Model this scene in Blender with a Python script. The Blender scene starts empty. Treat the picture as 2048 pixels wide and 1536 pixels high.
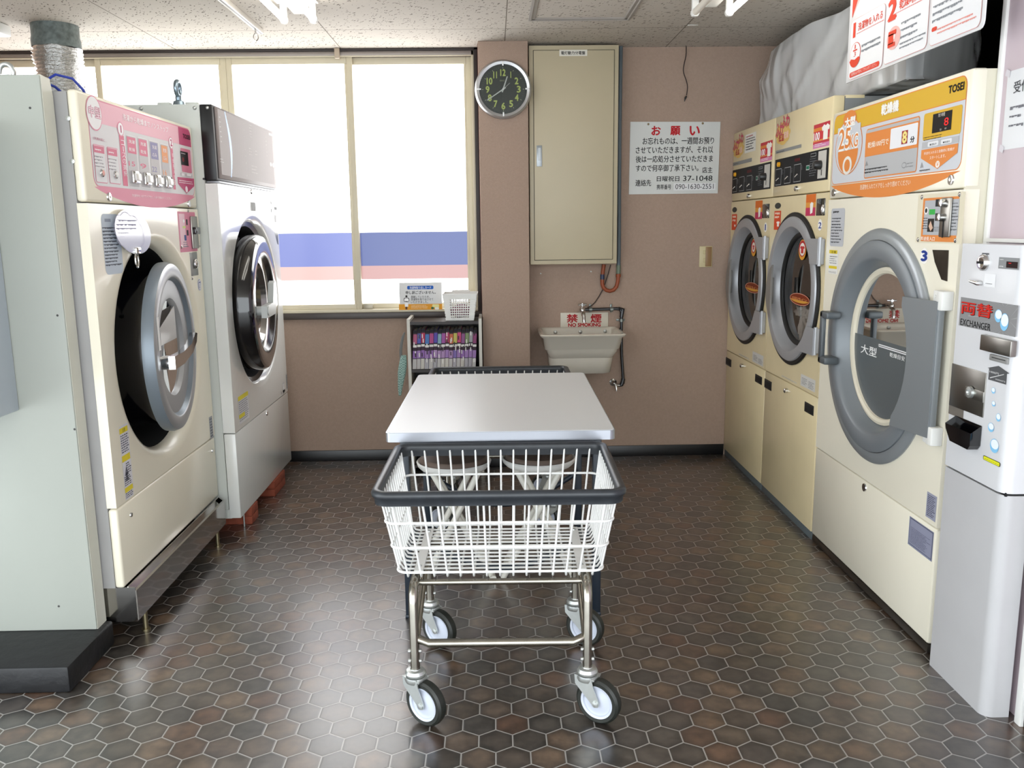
import bpy, bmesh, math, random
from mathutils import Vector, Matrix
import numpy as np
random.seed(7)
SC = bpy.context.scene
COL = SC.collection
# ------------------------------------------------------------------ camera
F = 1730.74                                   # focal length in pixels of the 2048x1536 frame
PITCH, ROLL, YAW = 0.180224, -0.011585, -0.019669
EYE = np.array([0.0, 0.0, 1.3])
def cam_rot():
    cy, sy = math.cos(YAW), math.sin(YAW); cp, sp = math.cos(PITCH), math.sin(PITCH); cr, sr = math.cos(ROLL), math.sin(ROLL)
    Rz = np.array([[cy, sy, 0], [-sy, cy, 0], [0, 0, 1]]); B = np.array([[1, 0, 0], [0, 0, -1], [0, 1, 0.]])
    Rx = np.array([[1, 0, 0], [0, cp, -sp], [0, sp, cp]]); Rr = np.array([[cr, -sr, 0], [sr, cr, 0], [0, 0, 1]])
    return Rr @ Rx @ B @ Rz
RC = cam_rot()
cam = bpy.data.cameras.new('camera'); camo = bpy.data.objects.new('camera', cam); COL.objects.link(camo)
m = Matrix.Identity(4)
for i in range(3):
    m[i][0], m[i][1], m[i][2], m[i][3] = RC[0][i], -RC[1][i], -RC[2][i], EYE[i]
camo.matrix_world = m
cam.sensor_width = 36; cam.lens = F / 2048 * 36; cam.clip_start = 0.05; cam.clip_end = 60
SC.camera = camo
# ------------------------------------------------------------------ light
w = bpy.data.worlds.new('world'); SC.world = w; w.use_nodes = True
bg = w.node_tree.nodes['Background']; bg.inputs[0].default_value = (0.9, 0.96, 1.0, 1); bg.inputs[1].default_value = 3.6
SC.view_settings.view_transform = 'Standard'; SC.view_settings.look = 'None'
SC.view_settings.gamma = 1; SC.view_settings.use_curve_mapping = False
SC.view_settings.exposure = 0.45
WINDOW_LIGHT = 3.9
TUBE_LIGHT = 8.0
# ------------------------------------------------------------------ measured points: rays of the photo's camera met with real planes
def ray(x, y): return RC.T @ np.array([x - 1024, y - 768, F])
def fl(x, y, z=0.0): d = ray(x, y); return EYE + d * ((z - EYE[2]) / d[2])
def px(x, y, X): d = ray(x, y); return EYE + d * (X / d[0])
def py(x, y, Y): d = ray(x, y); return EYE + d * (Y / d[1])
YB = 4.785      # back wall
ZC = 2.22       # ceiling
XR = 1.30       # fronts of the dryers
# ------------------------------------------------------------------ materials
MATS = {}
def lin(h):
    h = h.lstrip('#'); c = [int(h[i:i + 2], 16) / 255 for i in (0, 2, 4)]
    return tuple(x / 12.92 if x <= 0.04045 else ((x + 0.055) / 1.055) ** 2.4 for x in c) + (1,)
def M(name, col='808080', rough=0.5, metal=0.0, var=0.0, vscale=8.0, bump=0.0, bscale=60.0, coat=0.0, emit=None, estr=0.0, trans=0.0, alpha=1.0, spec=0.5, rvar=0.0):
    if name in MATS: return MATS[name]
    mt = bpy.data.materials.new(name); mt.use_nodes = True; nt = mt.node_tree; b = nt.nodes['Principled BSDF']
    b.inputs['Base Color'].default_value = lin(col); b.inputs['Roughness'].default_value = rough; b.inputs['Metallic'].default_value = metal
    b.inputs['Coat Weight'].default_value = coat; b.inputs['Coat Roughness'].default_value = 0.08
    b.inputs['Specular IOR Level'].default_value = spec
    if trans: b.inputs['Transmission Weight'].default_value = trans
    if alpha < 1: b.inputs['Alpha'].default_value = alpha
    if emit: b.inputs['Emission Color'].default_value = lin(emit); b.inputs['Emission Strength'].default_value = estr
    if var or bump or rvar:
        tc = nt.nodes.new('ShaderNodeTexCoord')
    if var or rvar:
        n = nt.nodes.new('ShaderNodeTexNoise'); n.inputs['Scale'].default_value = vscale; n.inputs['Detail'].default_value = 5
        nt.links.new(tc.outputs['Object'], n.inputs['Vector'])
        if var:
            r = nt.nodes.new('ShaderNodeMapRange'); r.inputs[1].default_value = .3; r.inputs[2].default_value = .7
            r.inputs[3].default_value = 1 - var; r.inputs[4].default_value = 1 + var * .4
            mx = nt.nodes.new('ShaderNodeMix'); mx.data_type = 'RGBA'; mx.blend_type = 'MULTIPLY'; mx.inputs[0].default_value = 1
            mx.inputs[6].default_value = lin(col)
            nt.links.new(n.outputs['Fac'], r.inputs[0]); nt.links.new(r.outputs[0], mx.inputs[7]); nt.links.new(mx.outputs[2], b.inputs['Base Color'])
        if rvar:
            r2 = nt.nodes.new('ShaderNodeMapRange'); r2.inputs[1].default_value = .3; r2.inputs[2].default_value = .7
            r2.inputs[3].default_value = max(0.02, rough - rvar); r2.inputs[4].default_value = rough + rvar
            nt.links.new(n.outputs['Fac'], r2.inputs[0]); nt.links.new(r2.outputs[0], b.inputs['Roughness'])
    if bump:
        n2 = nt.nodes.new('ShaderNodeTexNoise'); n2.inputs['Scale'].default_value = bscale; n2.inputs['Detail'].default_value = 4
        nt.links.new(tc.outputs['Object'], n2.inputs['Vector'])
        bp = nt.nodes.new('ShaderNodeBump'); bp.inputs['Strength'].default_value = bump; bp.inputs['Distance'].default_value = 0.004
        nt.links.new(n2.outputs['Fac'], bp.inputs['Height']); nt.links.new(bp.outputs[0], b.inputs['Normal'])
    MATS[name] = mt
    return mt
def ink(h): return M('print_' + h, h, 0.5, spec=.15)
cream = M('cream_enamel', 'EEE8D4', 0.28, var=.04, vscale=3, coat=.25)
cream_old = M('aged_cream_enamel', 'E6D7AE', 0.3, var=.07, vscale=4, coat=.25)
cream_light = M('pale_cream_enamel', 'F3EEDC', 0.27, var=.03, vscale=3, coat=.25)
white_enamel = M('white_enamel', 'DDDEDA', 0.18, var=.02, vscale=3, coat=.5)
grey_side = M('grey_housing', '9C9B9A', 0.5, var=.04)
grey_green = M('grey_white_housing', 'C5C9C3', 0.45, var=.05, vscale=2)
dark_side = M('dark_grey_housing', '85888A', 0.5, var=.05)
black = M('black_plastic', '0B0B0D', 0.35)
rubber = M('black_rubber', '141414', 0.55)
gloss_black = M('gloss_black', '06060A', 0.08, coat=.5)
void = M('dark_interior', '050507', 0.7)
silver = M('silver_plastic', 'A9ABAF', 0.35, metal=.35)
silver_hi = M('satin_silver', 'B4B6B8', 0.38, metal=.6)
grey_ring = M('slate_grey_plastic', '7B8186', 0.38, metal=.15)
chrome = M('chrome', 'D8D8D8', 0.12, metal=1)
old_chrome = M('aged_chrome', 'A39F95', 0.22, metal=1, var=.25, vscale=14)
steel = M('brushed_steel', '9C9A94', 0.3, metal=1, var=.08, vscale=6)
mirror_steel = M('polished_steel', 'B5B2AE', 0.1, metal=1)
zinc = M('zinc_casting', 'C4C8C6', 0.34, metal=.8, var=.08, vscale=30)
white_plastic = M('white_plastic', 'E6E6E2', 0.4)
white_wire = M('white_coated_wire', 'E4E5E3', 0.35)
navy = M('navy_steel', '1B2530', 0.4, var=.1)
porcelain = M('glazed_porcelain', 'CFC9BC', 0.15, coat=.6)
DOORGLASS = M('smoked_glass', '17171A', 0.06, trans=.0, alpha=.42, coat=.3)
CLEARGLASS = M('clear_glass', 'DDE4E6', 0.05, alpha=.22)

# ------------------------------------------------------------------ mesh helpers
WM = {}
class MB:
    def __init__(s): s.v = []; s.f = []; s.mi = []
    def add(s, vs, fs, mi=0):
        o = len(s.v); s.v += [tuple(map(float, p)) for p in vs]
        for f in fs: s.f.append([i + o for i in f]); s.mi.append(mi)
        return s
    def frombm(s, bm, mi=0):
        bm.verts.ensure_lookup_table(); bm.verts.index_update()
        s.add([v.co for v in bm.verts], [[v.index for v in f.verts] for f in bm.faces], mi); bm.free(); return s
    def box(s, x0, x1, y0, y1, z0, z1, bev=0.0, mi=0, seg=2):
        x0, x1 = sorted((x0, x1)); y0, y1 = sorted((y0, y1)); z0, z1 = sorted((z0, z1))
        vs = [(x, y, z) for x in (x0, x1) for y in (y0, y1) for z in (z0, z1)]
        fs = [(0, 1, 3, 2), (4, 6, 7, 5), (0, 4, 5, 1), (2, 3, 7, 6), (0, 2, 6, 4), (1, 5, 7, 3)]
        if not bev: return s.add(vs, fs, mi)
        bm = bmesh.new(); bv = [bm.verts.new(v) for v in vs]
        for f in fs: bm.faces.new([bv[i] for i in f])
        bmesh.ops.bevel(bm, geom=list(bm.edges), offset=min(bev, .49 * min(x1 - x0, y1 - y0, z1 - z0)), segments=seg, profile=.5, affect='EDGES')
        return s.frombm(bm, mi)
    def prism(s, poly, O, U, V, d, mi=0):
        O, U, V = Vector(O), Vector(U), Vector(V); N = U.cross(V).normalized(); n = len(poly)
        a = [O + U * p[0] + V * p[1] for p in poly]; b = [p + N * d for p in a]
        return s.add(a + b, [list(range(n))[::-1], list(range(n, 2 * n))] + [[i, (i + 1) % n, n + (i + 1) % n, n + i] for i in range(n)], mi)
    def tube(s, pts, r, seg=8, mi=0, closed=False):
        P = [Vector(p) for p in pts]; n = len(P); rs = r if isinstance(r, (list, tuple)) else [r] * n
        T = []
        for i in range(n):
            a, b = (P[i - 1], P[(i + 1) % n]) if closed else (P[max(i - 1, 0)], P[min(i + 1, n - 1)])
            T.append((b - a).normalized())
        up = Vector((0, 0, 1)) if abs(T[0].z) < .9 else Vector((1, 0, 0))
        N = (up - T[0] * up.dot(T[0])).normalized(); vs = []
        for i in range(n):
            if i:
                N = N - T[i] * N.dot(T[i])
                N = N.normalized() if N.length > 1e-6 else T[i].orthogonal().normalized()
            B = T[i].cross(N)
            for k in range(seg):
                t = 2 * math.pi * k / seg; vs.append(P[i] + (N * math.cos(t) + B * math.sin(t)) * rs[i])
        fs = [[i * seg + k, i * seg + (k + 1) % seg, ((i + 1) % n) * seg + (k + 1) % seg, ((i + 1) % n) * seg + k] for i in range(n if closed else n - 1) for k in range(seg)]
        if not closed: fs += [list(range(seg))[::-1], [(n - 1) * seg + k for k in range(seg)]]
        return s.add(vs, fs, mi)
    def cyl(s, p0, p1, r, r1=None, seg=20, mi=0): return s.tube([p0, p1], [r, r if r1 is None else r1], seg, mi)
    def lathe(s, prof, c, axis, seg=48, mi=0, mis=None):
        A = Vector(axis).normalized(); U = A.orthogonal().normalized(); W = A.cross(U); c = Vector(c); vs = []; n = len(prof)
        for r, h in prof:
            for k in range(seg):
                t = 2 * math.pi * k / seg; vs.append(c + A * h + (U * math.cos(t) + W * math.sin(t)) * max(r, 1e-5))
        for i in range(n - 1):
            o = len(s.v) if i == 0 else o
            if i == 0: s.add(vs, [], mi)
            for k in range(seg):
                s.f.append([o + i * seg + k, o + i * seg + (k + 1) % seg, o + (i + 1) * seg + (k + 1) % seg, o + (i + 1) * seg + k]); s.mi.append(mis[i] if mis else mi)
        return s
    def sphere(s, c, r, seg=16, mi=0, sq=(1, 1, 1)):
        bm = bmesh.new(); bmesh.ops.create_uvsphere(bm, u_segments=seg, v_segments=seg // 2 + 1, radius=r)
        for v in bm.verts: v.co = Vector((v.co.x * sq[0], v.co.y * sq[1], v.co.z * sq[2])) + Vector(c)
        return s.frombm(bm, mi)
    def sweep(s, path, prof, mi=0):
        """closed horizontal path [(x,y)], profile [(outward, z)] closed"""
        n = len(path); k = len(prof); vs = []
        for i in range(n):
            a, b, c = Vector(path[i - 1] ), Vector(path[i]), Vector(path[(i + 1) % n])
            d = ((b - a).normalized() + (c - b).normalized()).normalized(); out = Vector((d.y, -d.x))
            for o, z in prof: vs.append((b.x + out.x * o, b.y + out.y * o, z))
        return s.add(vs, [[i * k + j, i * k + (j + 1) % k, ((i + 1) % n) * k + (j + 1) % k, ((i + 1) % n) * k + j] for i in range(n) for j in range(k)], mi)
    def build(s, name, mats, parent=None, smooth=38, **tags):
        mats = mats if isinstance(mats, (list, tuple)) else [mats]
        vs = s.v
        W = WM.get(parent.name) if parent else None
        if W is not None: I = W.inverted(); vs = [I @ Vector(p) for p in vs]
        me = bpy.data.meshes.new(name); me.from_pydata([tuple(p) for p in vs], [], s.f)
        for mt in mats: me.materials.append(mt)
        me.polygons.foreach_set('material_index', s.mi)
        me.update()
        bm = bmesh.new(); bm.from_mesh(me); bmesh.ops.recalc_face_normals(bm, faces=bm.faces) if not getattr(s, 'flat', False) else None
        bm.to_mesh(me); bm.free()
        if smooth:
            me.polygons.foreach_set('use_smooth', [True] * len(me.polygons)); me.set_sharp_from_angle(angle=math.radians(smooth))
        o = bpy.data.objects.new(name, me); COL.objects.link(o)
        if parent: o.parent = parent; WM[o.name] = W
        for k, v in tags.items(): o[k] = v
        return o
def rpath(x0, x1, y0, y1, r, n=6):
    p = []
    for cx, cy, a0 in ((x1 - r, y1 - r, 0), (x0 + r, y1 - r, 90), (x0 + r, y0 + r, 180), (x1 - r, y0 + r, 270)):
        for i in range(n + 1):
            t = math.radians(a0 + 90 * i / n); p.append((cx + r * math.cos(t), cy + r * math.sin(t)))
    return p
def thing(name, label, cat, loc=(0, 0, 0), rz=0, group=None):
    o = bpy.data.objects.new(name, None); COL.objects.link(o); o.location = loc; o.rotation_euler = (0, 0, rz)
    o.empty_display_size = .1
    WM[o.name] = Matrix.Translation(loc) @ Matrix.Rotation(rz, 4, 'Z')
    o['label'] = label; o['category'] = cat
    if group: o['group'] = group
    return o
def tag(o, label, cat, group=None):
    o['label'] = label; o['category'] = cat
    if group: o['group'] = group
    return o
def struct(name, mb, mats, parent=None, **k):
    o = mb.build(name, mats, parent, **k)
    if not parent: o['kind'] = 'structure'
    return o
def copy_thing(root, loc, rz=None, label=None):
    r = root.copy(); COL.objects.link(r); r.location = loc
    if rz is not None: r.rotation_euler = (0, 0, rz)
    if label: r['label'] = label
    for ch in list(root.children):
        c = ch.copy(); COL.objects.link(c); c.parent = r
        for g in list(ch.children):
            d = g.copy(); COL.objects.link(d); d.parent = c
    return r
def holeplate(mb, O, U, V, u0, u1, v0, v1, c, rings, t, seg=72, mi=0, mis=None):
    """plate in the U,V plane with a round hole; rings = [(radius, depth along -N)] inward from the face; edges go back by t"""
    O, U, V = Vector(O), Vector(U), Vector(V); N = U.cross(V)
    angs = sorted(set([2 * math.pi * k / seg for k in range(seg)] + [math.atan2(v - c[1], u - c[0]) % (2 * math.pi) for u in (u0, u1) for v in (v0, v1)]))
    n = len(angs); at = lambda u, v, d: O + U * u + V * v - N * d
    outer = []
    for a in angs:
        ca, sa = math.cos(a), math.sin(a); ts = []
        if ca > 1e-9: ts.append((u1 - c[0]) / ca)
        if ca < -1e-9: ts.append((u0 - c[0]) / ca)
        if sa > 1e-9: ts.append((v1 - c[1]) / sa)
        if sa < -1e-9: ts.append((v0 - c[1]) / sa)
        q = min(ts); outer.append((c[0] + ca * q, c[1] + sa * q))
    loops = [[at(*p, t) for p in outer], [at(*p, 0) for p in outer]]
    for r, d in rings: loops.append([at(c[0] + r * math.cos(a), c[1] + r * math.sin(a), d) for a in angs])
    o = len(mb.v); mb.add([p for l in loops for p in l], [])
    for j in range(len(loops) - 1):
        for i in range(n):
            mb.f.append([o + j * n + i, o + j * n + (i + 1) % n, o + (j + 1) * n + (i + 1) % n, o + (j + 1) * n + i]); mb.mi.append(mis[j] if mis else mi)
    return mb
# ------------------------------------------------------------------ printed artwork: flat shapes and lettering on one plane, one mesh
GLYPHS = {}
def glyphs(s):
    k = s
    if k not in GLYPHS:
        c = bpy.data.curves.new('lettering', 'FONT'); c.body = s; c.size = 1; c.resolution_u = 3
        ob = bpy.data.objects.new('lettering', c); me = ob.to_mesh()
        vs = [(v.co.x, v.co.y) for v in me.vertices]; fs = [list(p.vertices) for p in me.polygons]
        ob.to_mesh_clear(); bpy.data.objects.remove(ob); bpy.data.curves.remove(c)
        xs = [v[0] for v in vs] or [0, 1]; ys = [v[1] for v in vs] or [0, 1]
        GLYPHS[k] = (vs, fs, min(xs), max(xs), min(ys), max(ys))
    return GLYPHS[k]
class Art:
    """axis 'X' (plane x=pos, seen from +x or -x) or 'Y'; points come in crop units: photo = (x/scale+ox, y/scale+oy)"""
    def __init__(s, axis, pos, face, crop=(0, 0, 1)):
        s.axis, s.pos, s.face = axis, pos, face; s.crop = crop; s.mb = MB(); s.mb.flat = True; s.mats = []; s.gap = 0.00035; s.recs = []
    def cr(s, *c): s.crop = c; return s
    def uv(s, p):
        x, y = p[0] / s.crop[2] + s.crop[0], p[1] / s.crop[2] + s.crop[1]
        if s.axis == 'X': q = px(x, y, s.pos); return (q[1] if s.face > 0 else -q[1], q[2])
        q = py(x, y, s.pos); return (q[0], q[2])
    def w(s, u, v, l):
        d = s.gap * (l + 1)
        if s.axis == 'X': return (s.pos + s.face * d, u if s.face > 0 else -u, v)
        return (u, s.pos - d, v)
    def mi(s, c):
        mt = c if not isinstance(c, str) else ink(c)
        if mt not in s.mats: s.mats.append(mt)
        return s.mats.index(mt)
    def rec(s, uvs, n): us = [p[0] for p in uvs]; vs = [p[1] for p in uvs]; s.recs.append((min(us), max(us), min(vs), max(vs), n))
    def poly(s, uvs, c, l=0): s.mb.add([s.w(u, v, l) for u, v in uvs], [list(range(len(uvs)))], s.mi(c)); s.rec(uvs, 1); return s
    def box(s, a, b):
        (u0, v0), (u1, v1) = s.uv(a), s.uv(b); return min(u0, u1), max(u0, u1), min(v0, v1), max(v0, v1)
    def R(s, a, b, c, l=0, r=0.0):
        u0, u1, v0, v1 = s.box(a, b)
        if r <= 0: return s.poly([(u0, v0), (u1, v0), (u1, v1), (u0, v1)], c, l)
        r = min(r, (u1 - u0) / 2.01, (v1 - v0) / 2.01); return s.poly(rpath(u0, u1, v0, v1, r, 5), c, l)
    def F(s, a, b, c, l=0, r=0.0, t=.002, inner='FFFFFF'):
        u0, u1, v0, v1 = s.box(a, b); r = min(r, (u1 - u0) / 2.01, (v1 - v0) / 2.01)
        s.poly(rpath(u0, u1, v0, v1, max(r, 1e-4), 5), c, l); s.poly(rpath(u0 + t, u1 - t, v0 + t, v1 - t, max(r - t, 1e-4), 5), inner, l + 1); return s
    def E(s, a, b, c, l=0, n=28):
        cx, cy = (a[0] + b[0]) / 2, (a[1] + b[1]) / 2; W_, H_ = abs(b[0] - a[0]), abs(b[1] - a[1]); q = s.uv((cx, cy))
        dvx = s.uv((cx + 1, cy))[1] - q[1]; dvy = s.uv((cx, cy + 1))[1] - q[1]; m_ = -dvx / dvy; h_ = math.sqrt(max(H_ ** 2 - (m_ * W_) ** 2, .25 * H_ ** 2))
        u0, u1 = sorted((s.uv((a[0], cy))[0], s.uv((b[0], cy))[0])); v0, v1 = sorted((s.uv((cx, cy - h_ / 2))[1], s.uv((cx, cy + h_ / 2))[1]))
        return s.poly([((u0 + u1) / 2 + (u1 - u0) / 2 * math.cos(2 * math.pi * k / n), (v0 + v1) / 2 + (v1 - v0) / 2 * math.sin(2 * math.pi * k / n)) for k in range(n)], c, l)
    def P(s, pts, c, l=0): return s.poly([s.uv(p) for p in pts], c, l)
    def Tuv(s, t, u0, u1, v0, v1, c, l=2, bold=0.0, keep=False, rot=0):
        vs, fs, a, b, d, e = glyphs(t)
        sx, sy = (u1 - u0) / max(b - a, 1e-6), (v1 - v0) / max(e - d, 1e-6)
        if keep: sx = sy = min(sx, sy)
        if t == '1': sx *= .55; bold = 0
        cu, cv = (u0 + u1) / 2, (v0 + v1) / 2; ca, sa = math.cos(rot), math.sin(rot); out = []; f2 = []
        k_ = [(0, 0)] if bold <= 0 else [(bold, 0), (-bold, 0), (0, bold), (0, -bold)] if bold > .03 else [(bold * .8, bold * .5), (-bold * .8, -bold * .5)]
        for i, (x, y) in enumerate([(x + p, y + q) for p, q in k_ for x, y in vs]):
            x = (x - (a + b) / 2) * sx; y = (y - (d + e) / 2) * sy; out.append((cu + x * ca - y * sa, cv + x * sa + y * ca))
        f2 = [[i + j * len(vs) for i in f] for j in range(len(k_)) for f in fs]; s.mb.add([s.w(p[0], p[1], l + .2 * (i // max(1, len(vs)))) for i, p in enumerate(out)], f2, s.mi(c)); s.rec(out, len(f2)); return s
    def T(s, t, a, b, c, l=2, bold=0.0, keep=False, rot=0):
        u0, u1, v0, v1 = s.box(a, b); return s.Tuv(t, u0, u1, v0, v1, c, l, bold, keep, rot)
    def V(s, t, a, b, c, l=2, bold=0.0):
        u0, u1, v0, v1 = s.box(a, b); n = len(t); h = (v1 - v0) / n
        for i, ch in enumerate(t):
            s.Tuv('|' if ch == 'ー' else ch, u0 if ch != 'ー' else u0 + (u1 - u0) * .4, u1 if ch != 'ー' else u0 + (u1 - u0) * .6, v1 - (i + 1) * h + h * .08, v1 - i * h - h * .08, c, l, bold)
        return s
    def L(s, a, b, c, rows, l=2, fill=.6, ragged=.35, cell=1.0):
        u0, u1, v0, v1 = s.box(a, b); h = (v1 - v0) / rows
        for i in range(rows):
            top = v1 - i * h - h * (1 - fill) / 2; bot = top - h * fill; end = u1 - (u1 - u0) * random.random() * ragged; u = u0
            while u < end:
                wd = h * fill * cell * random.uniform(.6, 1.6); u2 = min(u + wd, end); k = random.uniform(0, .25) * h
                s.poly([(u, bot + k), (u2, bot + k), (u2, top), (u, top)], c, l); u = u2 + h * fill * .16
        return s
    def build(s, name, parent=None, split=0, big=None, **k):
        if not split: return s.mb.build(name, s.mats, parent, smooth=0, **k)
        R = s.recs; n = len(R); g = list(range(n))          # prints that touch make one sticker; every sticker is a part of its own
        def find(i):
            while g[i] != i: i = g[i]
            return i
        for i in range(n):
            for j in range(i):
                a, b = R[i], R[j]
                if a[0] - split < b[1] and b[0] - split < a[1] and a[2] - split < b[3] and b[2] - split < a[3]: g[find(i)] = find(j)
        f0 = 0; cl = {}
        for i in range(n):
            cl.setdefault(find(i), []).extend(range(f0, f0 + R[i][4])); f0 += R[i][4]
        for fs in sorted(cl.values(), key=len, reverse=True):
            mb = MB(); mb.flat = True; used = sorted({s.mb.mi[f] for f in fs}); vm = {}
            for f in fs:
                for v in s.mb.f[f]:
                    if v not in vm: vm[v] = len(mb.v); mb.v.append(s.mb.v[v])
                mb.f.append([vm[v] for v in s.mb.f[f]]); mb.mi.append(used.index(s.mb.mi[f]))
            mb.build(name if fs is max(cl.values(), key=len) else (big or 'sticker'), [s.mats[u] for u in used], parent, smooth=0, **k)
def screw(mb, p, axis, r=.006, mi=0): return mb.lathe([(r, 0), (r, .002), (r * .6, .004), (0, .0045)], p, axis, 14, mi)
# ================================================================== SETTING
def nodes_mat(name):
    mt = bpy.data.materials.new(name); mt.use_nodes = True; MATS[name] = mt; return mt, mt.node_tree, mt.node_tree.nodes['Principled BSDF']
def MATH(nt, op, a, b=None):
    n = nt.nodes.new('ShaderNodeMath'); n.operation = op
    for i, q in enumerate((a, b)):
        if q is None: continue
        if isinstance(q, (int, float)): n.inputs[i].default_value = q
        else: nt.links.new(q, n.inputs[i])
    return n.outputs[0]
def VM(nt, op, a, b=None, out=0):
    n = nt.nodes.new('ShaderNodeVectorMath'); n.operation = op
    for i, q in enumerate((a, b)):
        if q is None: continue
        if isinstance(q, (tuple, list)): n.inputs[i].default_value = q
        else: nt.links.new(q, n.inputs[i])
    return n.outputs['Value'] if op in ('DOT_PRODUCT', 'LENGTH') else n.outputs[0]
def floor_mat():
    mt, nt, b = nodes_mat('hexagon_vinyl_floor')
    tc = nt.nodes.new('ShaderNodeTexCoord'); P = tc.outputs['Object']
    W_ = 0.0870
    q = VM(nt, 'MULTIPLY', VM(nt, 'SUBTRACT', P, (-0.0125, 2.174, 0)), (1 / W_, 1 / W_, 0))
    r = (1, 1.7320508, 1); ri = (1, 1 / 1.7320508, 1)
    def cell(v):
        fr = VM(nt, 'FRACTION', VM(nt, 'MULTIPLY', v, ri))
        return VM(nt, 'MULTIPLY', VM(nt, 'MULTIPLY', VM(nt, 'SUBTRACT', fr, (.5, .5, .5)), r), (1, 1, 0))
    A = cell(VM(nt, 'ADD', q, (.5, .8660254, 0))); B = cell(q)
    less = MATH(nt, 'LESS_THAN', VM(nt, 'LENGTH', A), VM(nt, 'LENGTH', B))
    mx = nt.nodes.new('ShaderNodeMix'); mx.data_type = 'VECTOR'; nt.links.new(less, mx.inputs[0]); nt.links.new(B, mx.inputs[4]); nt.links.new(A, mx.inputs[5])
    gv = mx.outputs[1]; idv = VM(nt, 'SUBTRACT', q, gv); ab = VM(nt, 'ABSOLUTE', gv)
    sp = nt.nodes.new('ShaderNodeSeparateXYZ'); nt.links.new(ab, sp.inputs[0])
    d = MATH(nt, 'MAXIMUM', sp.outputs[0], VM(nt, 'DOT_PRODUCT', ab, (.5, .8660254, 0)))      # 0 centre .. 0.5 edge
    wn = nt.nodes.new('ShaderNodeTexWhiteNoise'); wn.noise_dimensions = '3D'
    sn = VM(nt, 'SNAP', VM(nt, 'ADD', idv, (.25, .4, 0)), (.5, .8660254, 1)); nt.links.new(sn, wn.inputs['Vector'])
    ra = nt.nodes.new('ShaderNodeValToRGB'); nt.links.new(wn.outputs['Value'], ra.inputs[0])
    cols = ['3A3632', '4A3E34', '3D3934', '564636', '4E382B', '403C39', '604E3E', '35322F', '47413B', '5A4232']
    els = ra.color_ramp.elements
    while len(els) < len(cols): els.new(0.5)
    for i, c in enumerate(cols): els[i].position = i / (len(cols) - 1); els[i].color = lin(c)
    no = nt.nodes.new('ShaderNodeTexNoise'); no.inputs['Scale'].default_value = 20; no.inputs['Detail'].default_value = 3; no.inputs['Roughness'].default_value = .5
    off = VM(nt, 'ADD', P, VM(nt, 'MULTIPLY', wn.outputs['Color'], (7, 7, 7))); nt.links.new(off, no.inputs['Vector'])
    mr = nt.nodes.new('ShaderNodeMapRange'); mr.inputs[1].default_value = .32; mr.inputs[2].default_value = .7; mr.inputs[3].default_value = .6; mr.inputs[4].default_value = 1.5
    nt.links.new(no.outputs['Fac'], mr.inputs[0])
    m1 = nt.nodes.new('ShaderNodeMix'); m1.data_type = 'RGBA'; m1.blend_type = 'MULTIPLY'; m1.inputs[0].default_value = 1
    nt.links.new(ra.outputs[0], m1.inputs[6]); nt.links.new(mr.outputs[0], m1.inputs[7])
    # printed dark rim of each tile
    er = nt.nodes.new('ShaderNodeMapRange'); er.inputs[1].default_value = .26; er.inputs[2].default_value = .475; er.inputs[3].default_value = 1.08; er.inputs[4].default_value = .58; nt.links.new(d, er.inputs[0])
    m2 = nt.nodes.new('ShaderNodeMix'); m2.data_type = 'RGBA'; m2.blend_type = 'MULTIPLY'; m2.inputs[0].default_value = 1
    nt.links.new(m1.outputs[2], m2.inputs[6]); nt.links.new(er.outputs[0], m2.inputs[7])
    gr = nt.nodes.new('ShaderNodeMapRange'); gr.inputs[1].default_value = .475; gr.inputs[2].default_value = .484; nt.links.new(d, gr.inputs[0])
    m3 = nt.nodes.new('ShaderNodeMix'); m3.data_type = 'RGBA'; nt.links.new(gr.outputs[0], m3.inputs[0]); nt.links.new(m2.outputs[2], m3.inputs[6]); m3.inputs[7].default_value = lin('97948F')
    nt.links.new(m3.outputs[2], b.inputs['Base Color'])
    rr = nt.nodes.new('ShaderNodeMapRange'); rr.inputs[1].default_value = .3; rr.inputs[2].default_value = .7; rr.inputs[3].default_value = .3; rr.inputs[4].default_value = .36; nt.links.new(no.outputs['Fac'], rr.inputs[0])
    nt.links.new(rr.outputs[0], b.inputs['Roughness'])
    hh = nt.nodes.new('ShaderNodeMapRange'); hh.inputs[1].default_value = .44; hh.inputs[2].default_value = .495; hh.inputs[3].default_value = 1; hh.inputs[4].default_value = 0; nt.links.new(d, hh.inputs[0])
    hs = MATH(nt, 'ADD', hh.outputs[0], MATH(nt, 'MULTIPLY', no.outputs['Fac'], .12))
    bp = nt.nodes.new('ShaderNodeBump'); bp.inputs['Strength'].default_value = .35; bp.inputs['Distance'].default_value = .0016; nt.links.new(hs, bp.inputs['Height']); nt.links.new(bp.outputs[0], b.inputs['Normal'])
    b.inputs['Specular IOR Level'].default_value = .6; b.inputs['Coat Weight'].default_value = 1.0; b.inputs['Coat Roughness'].default_value = .24
    return mt
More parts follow.
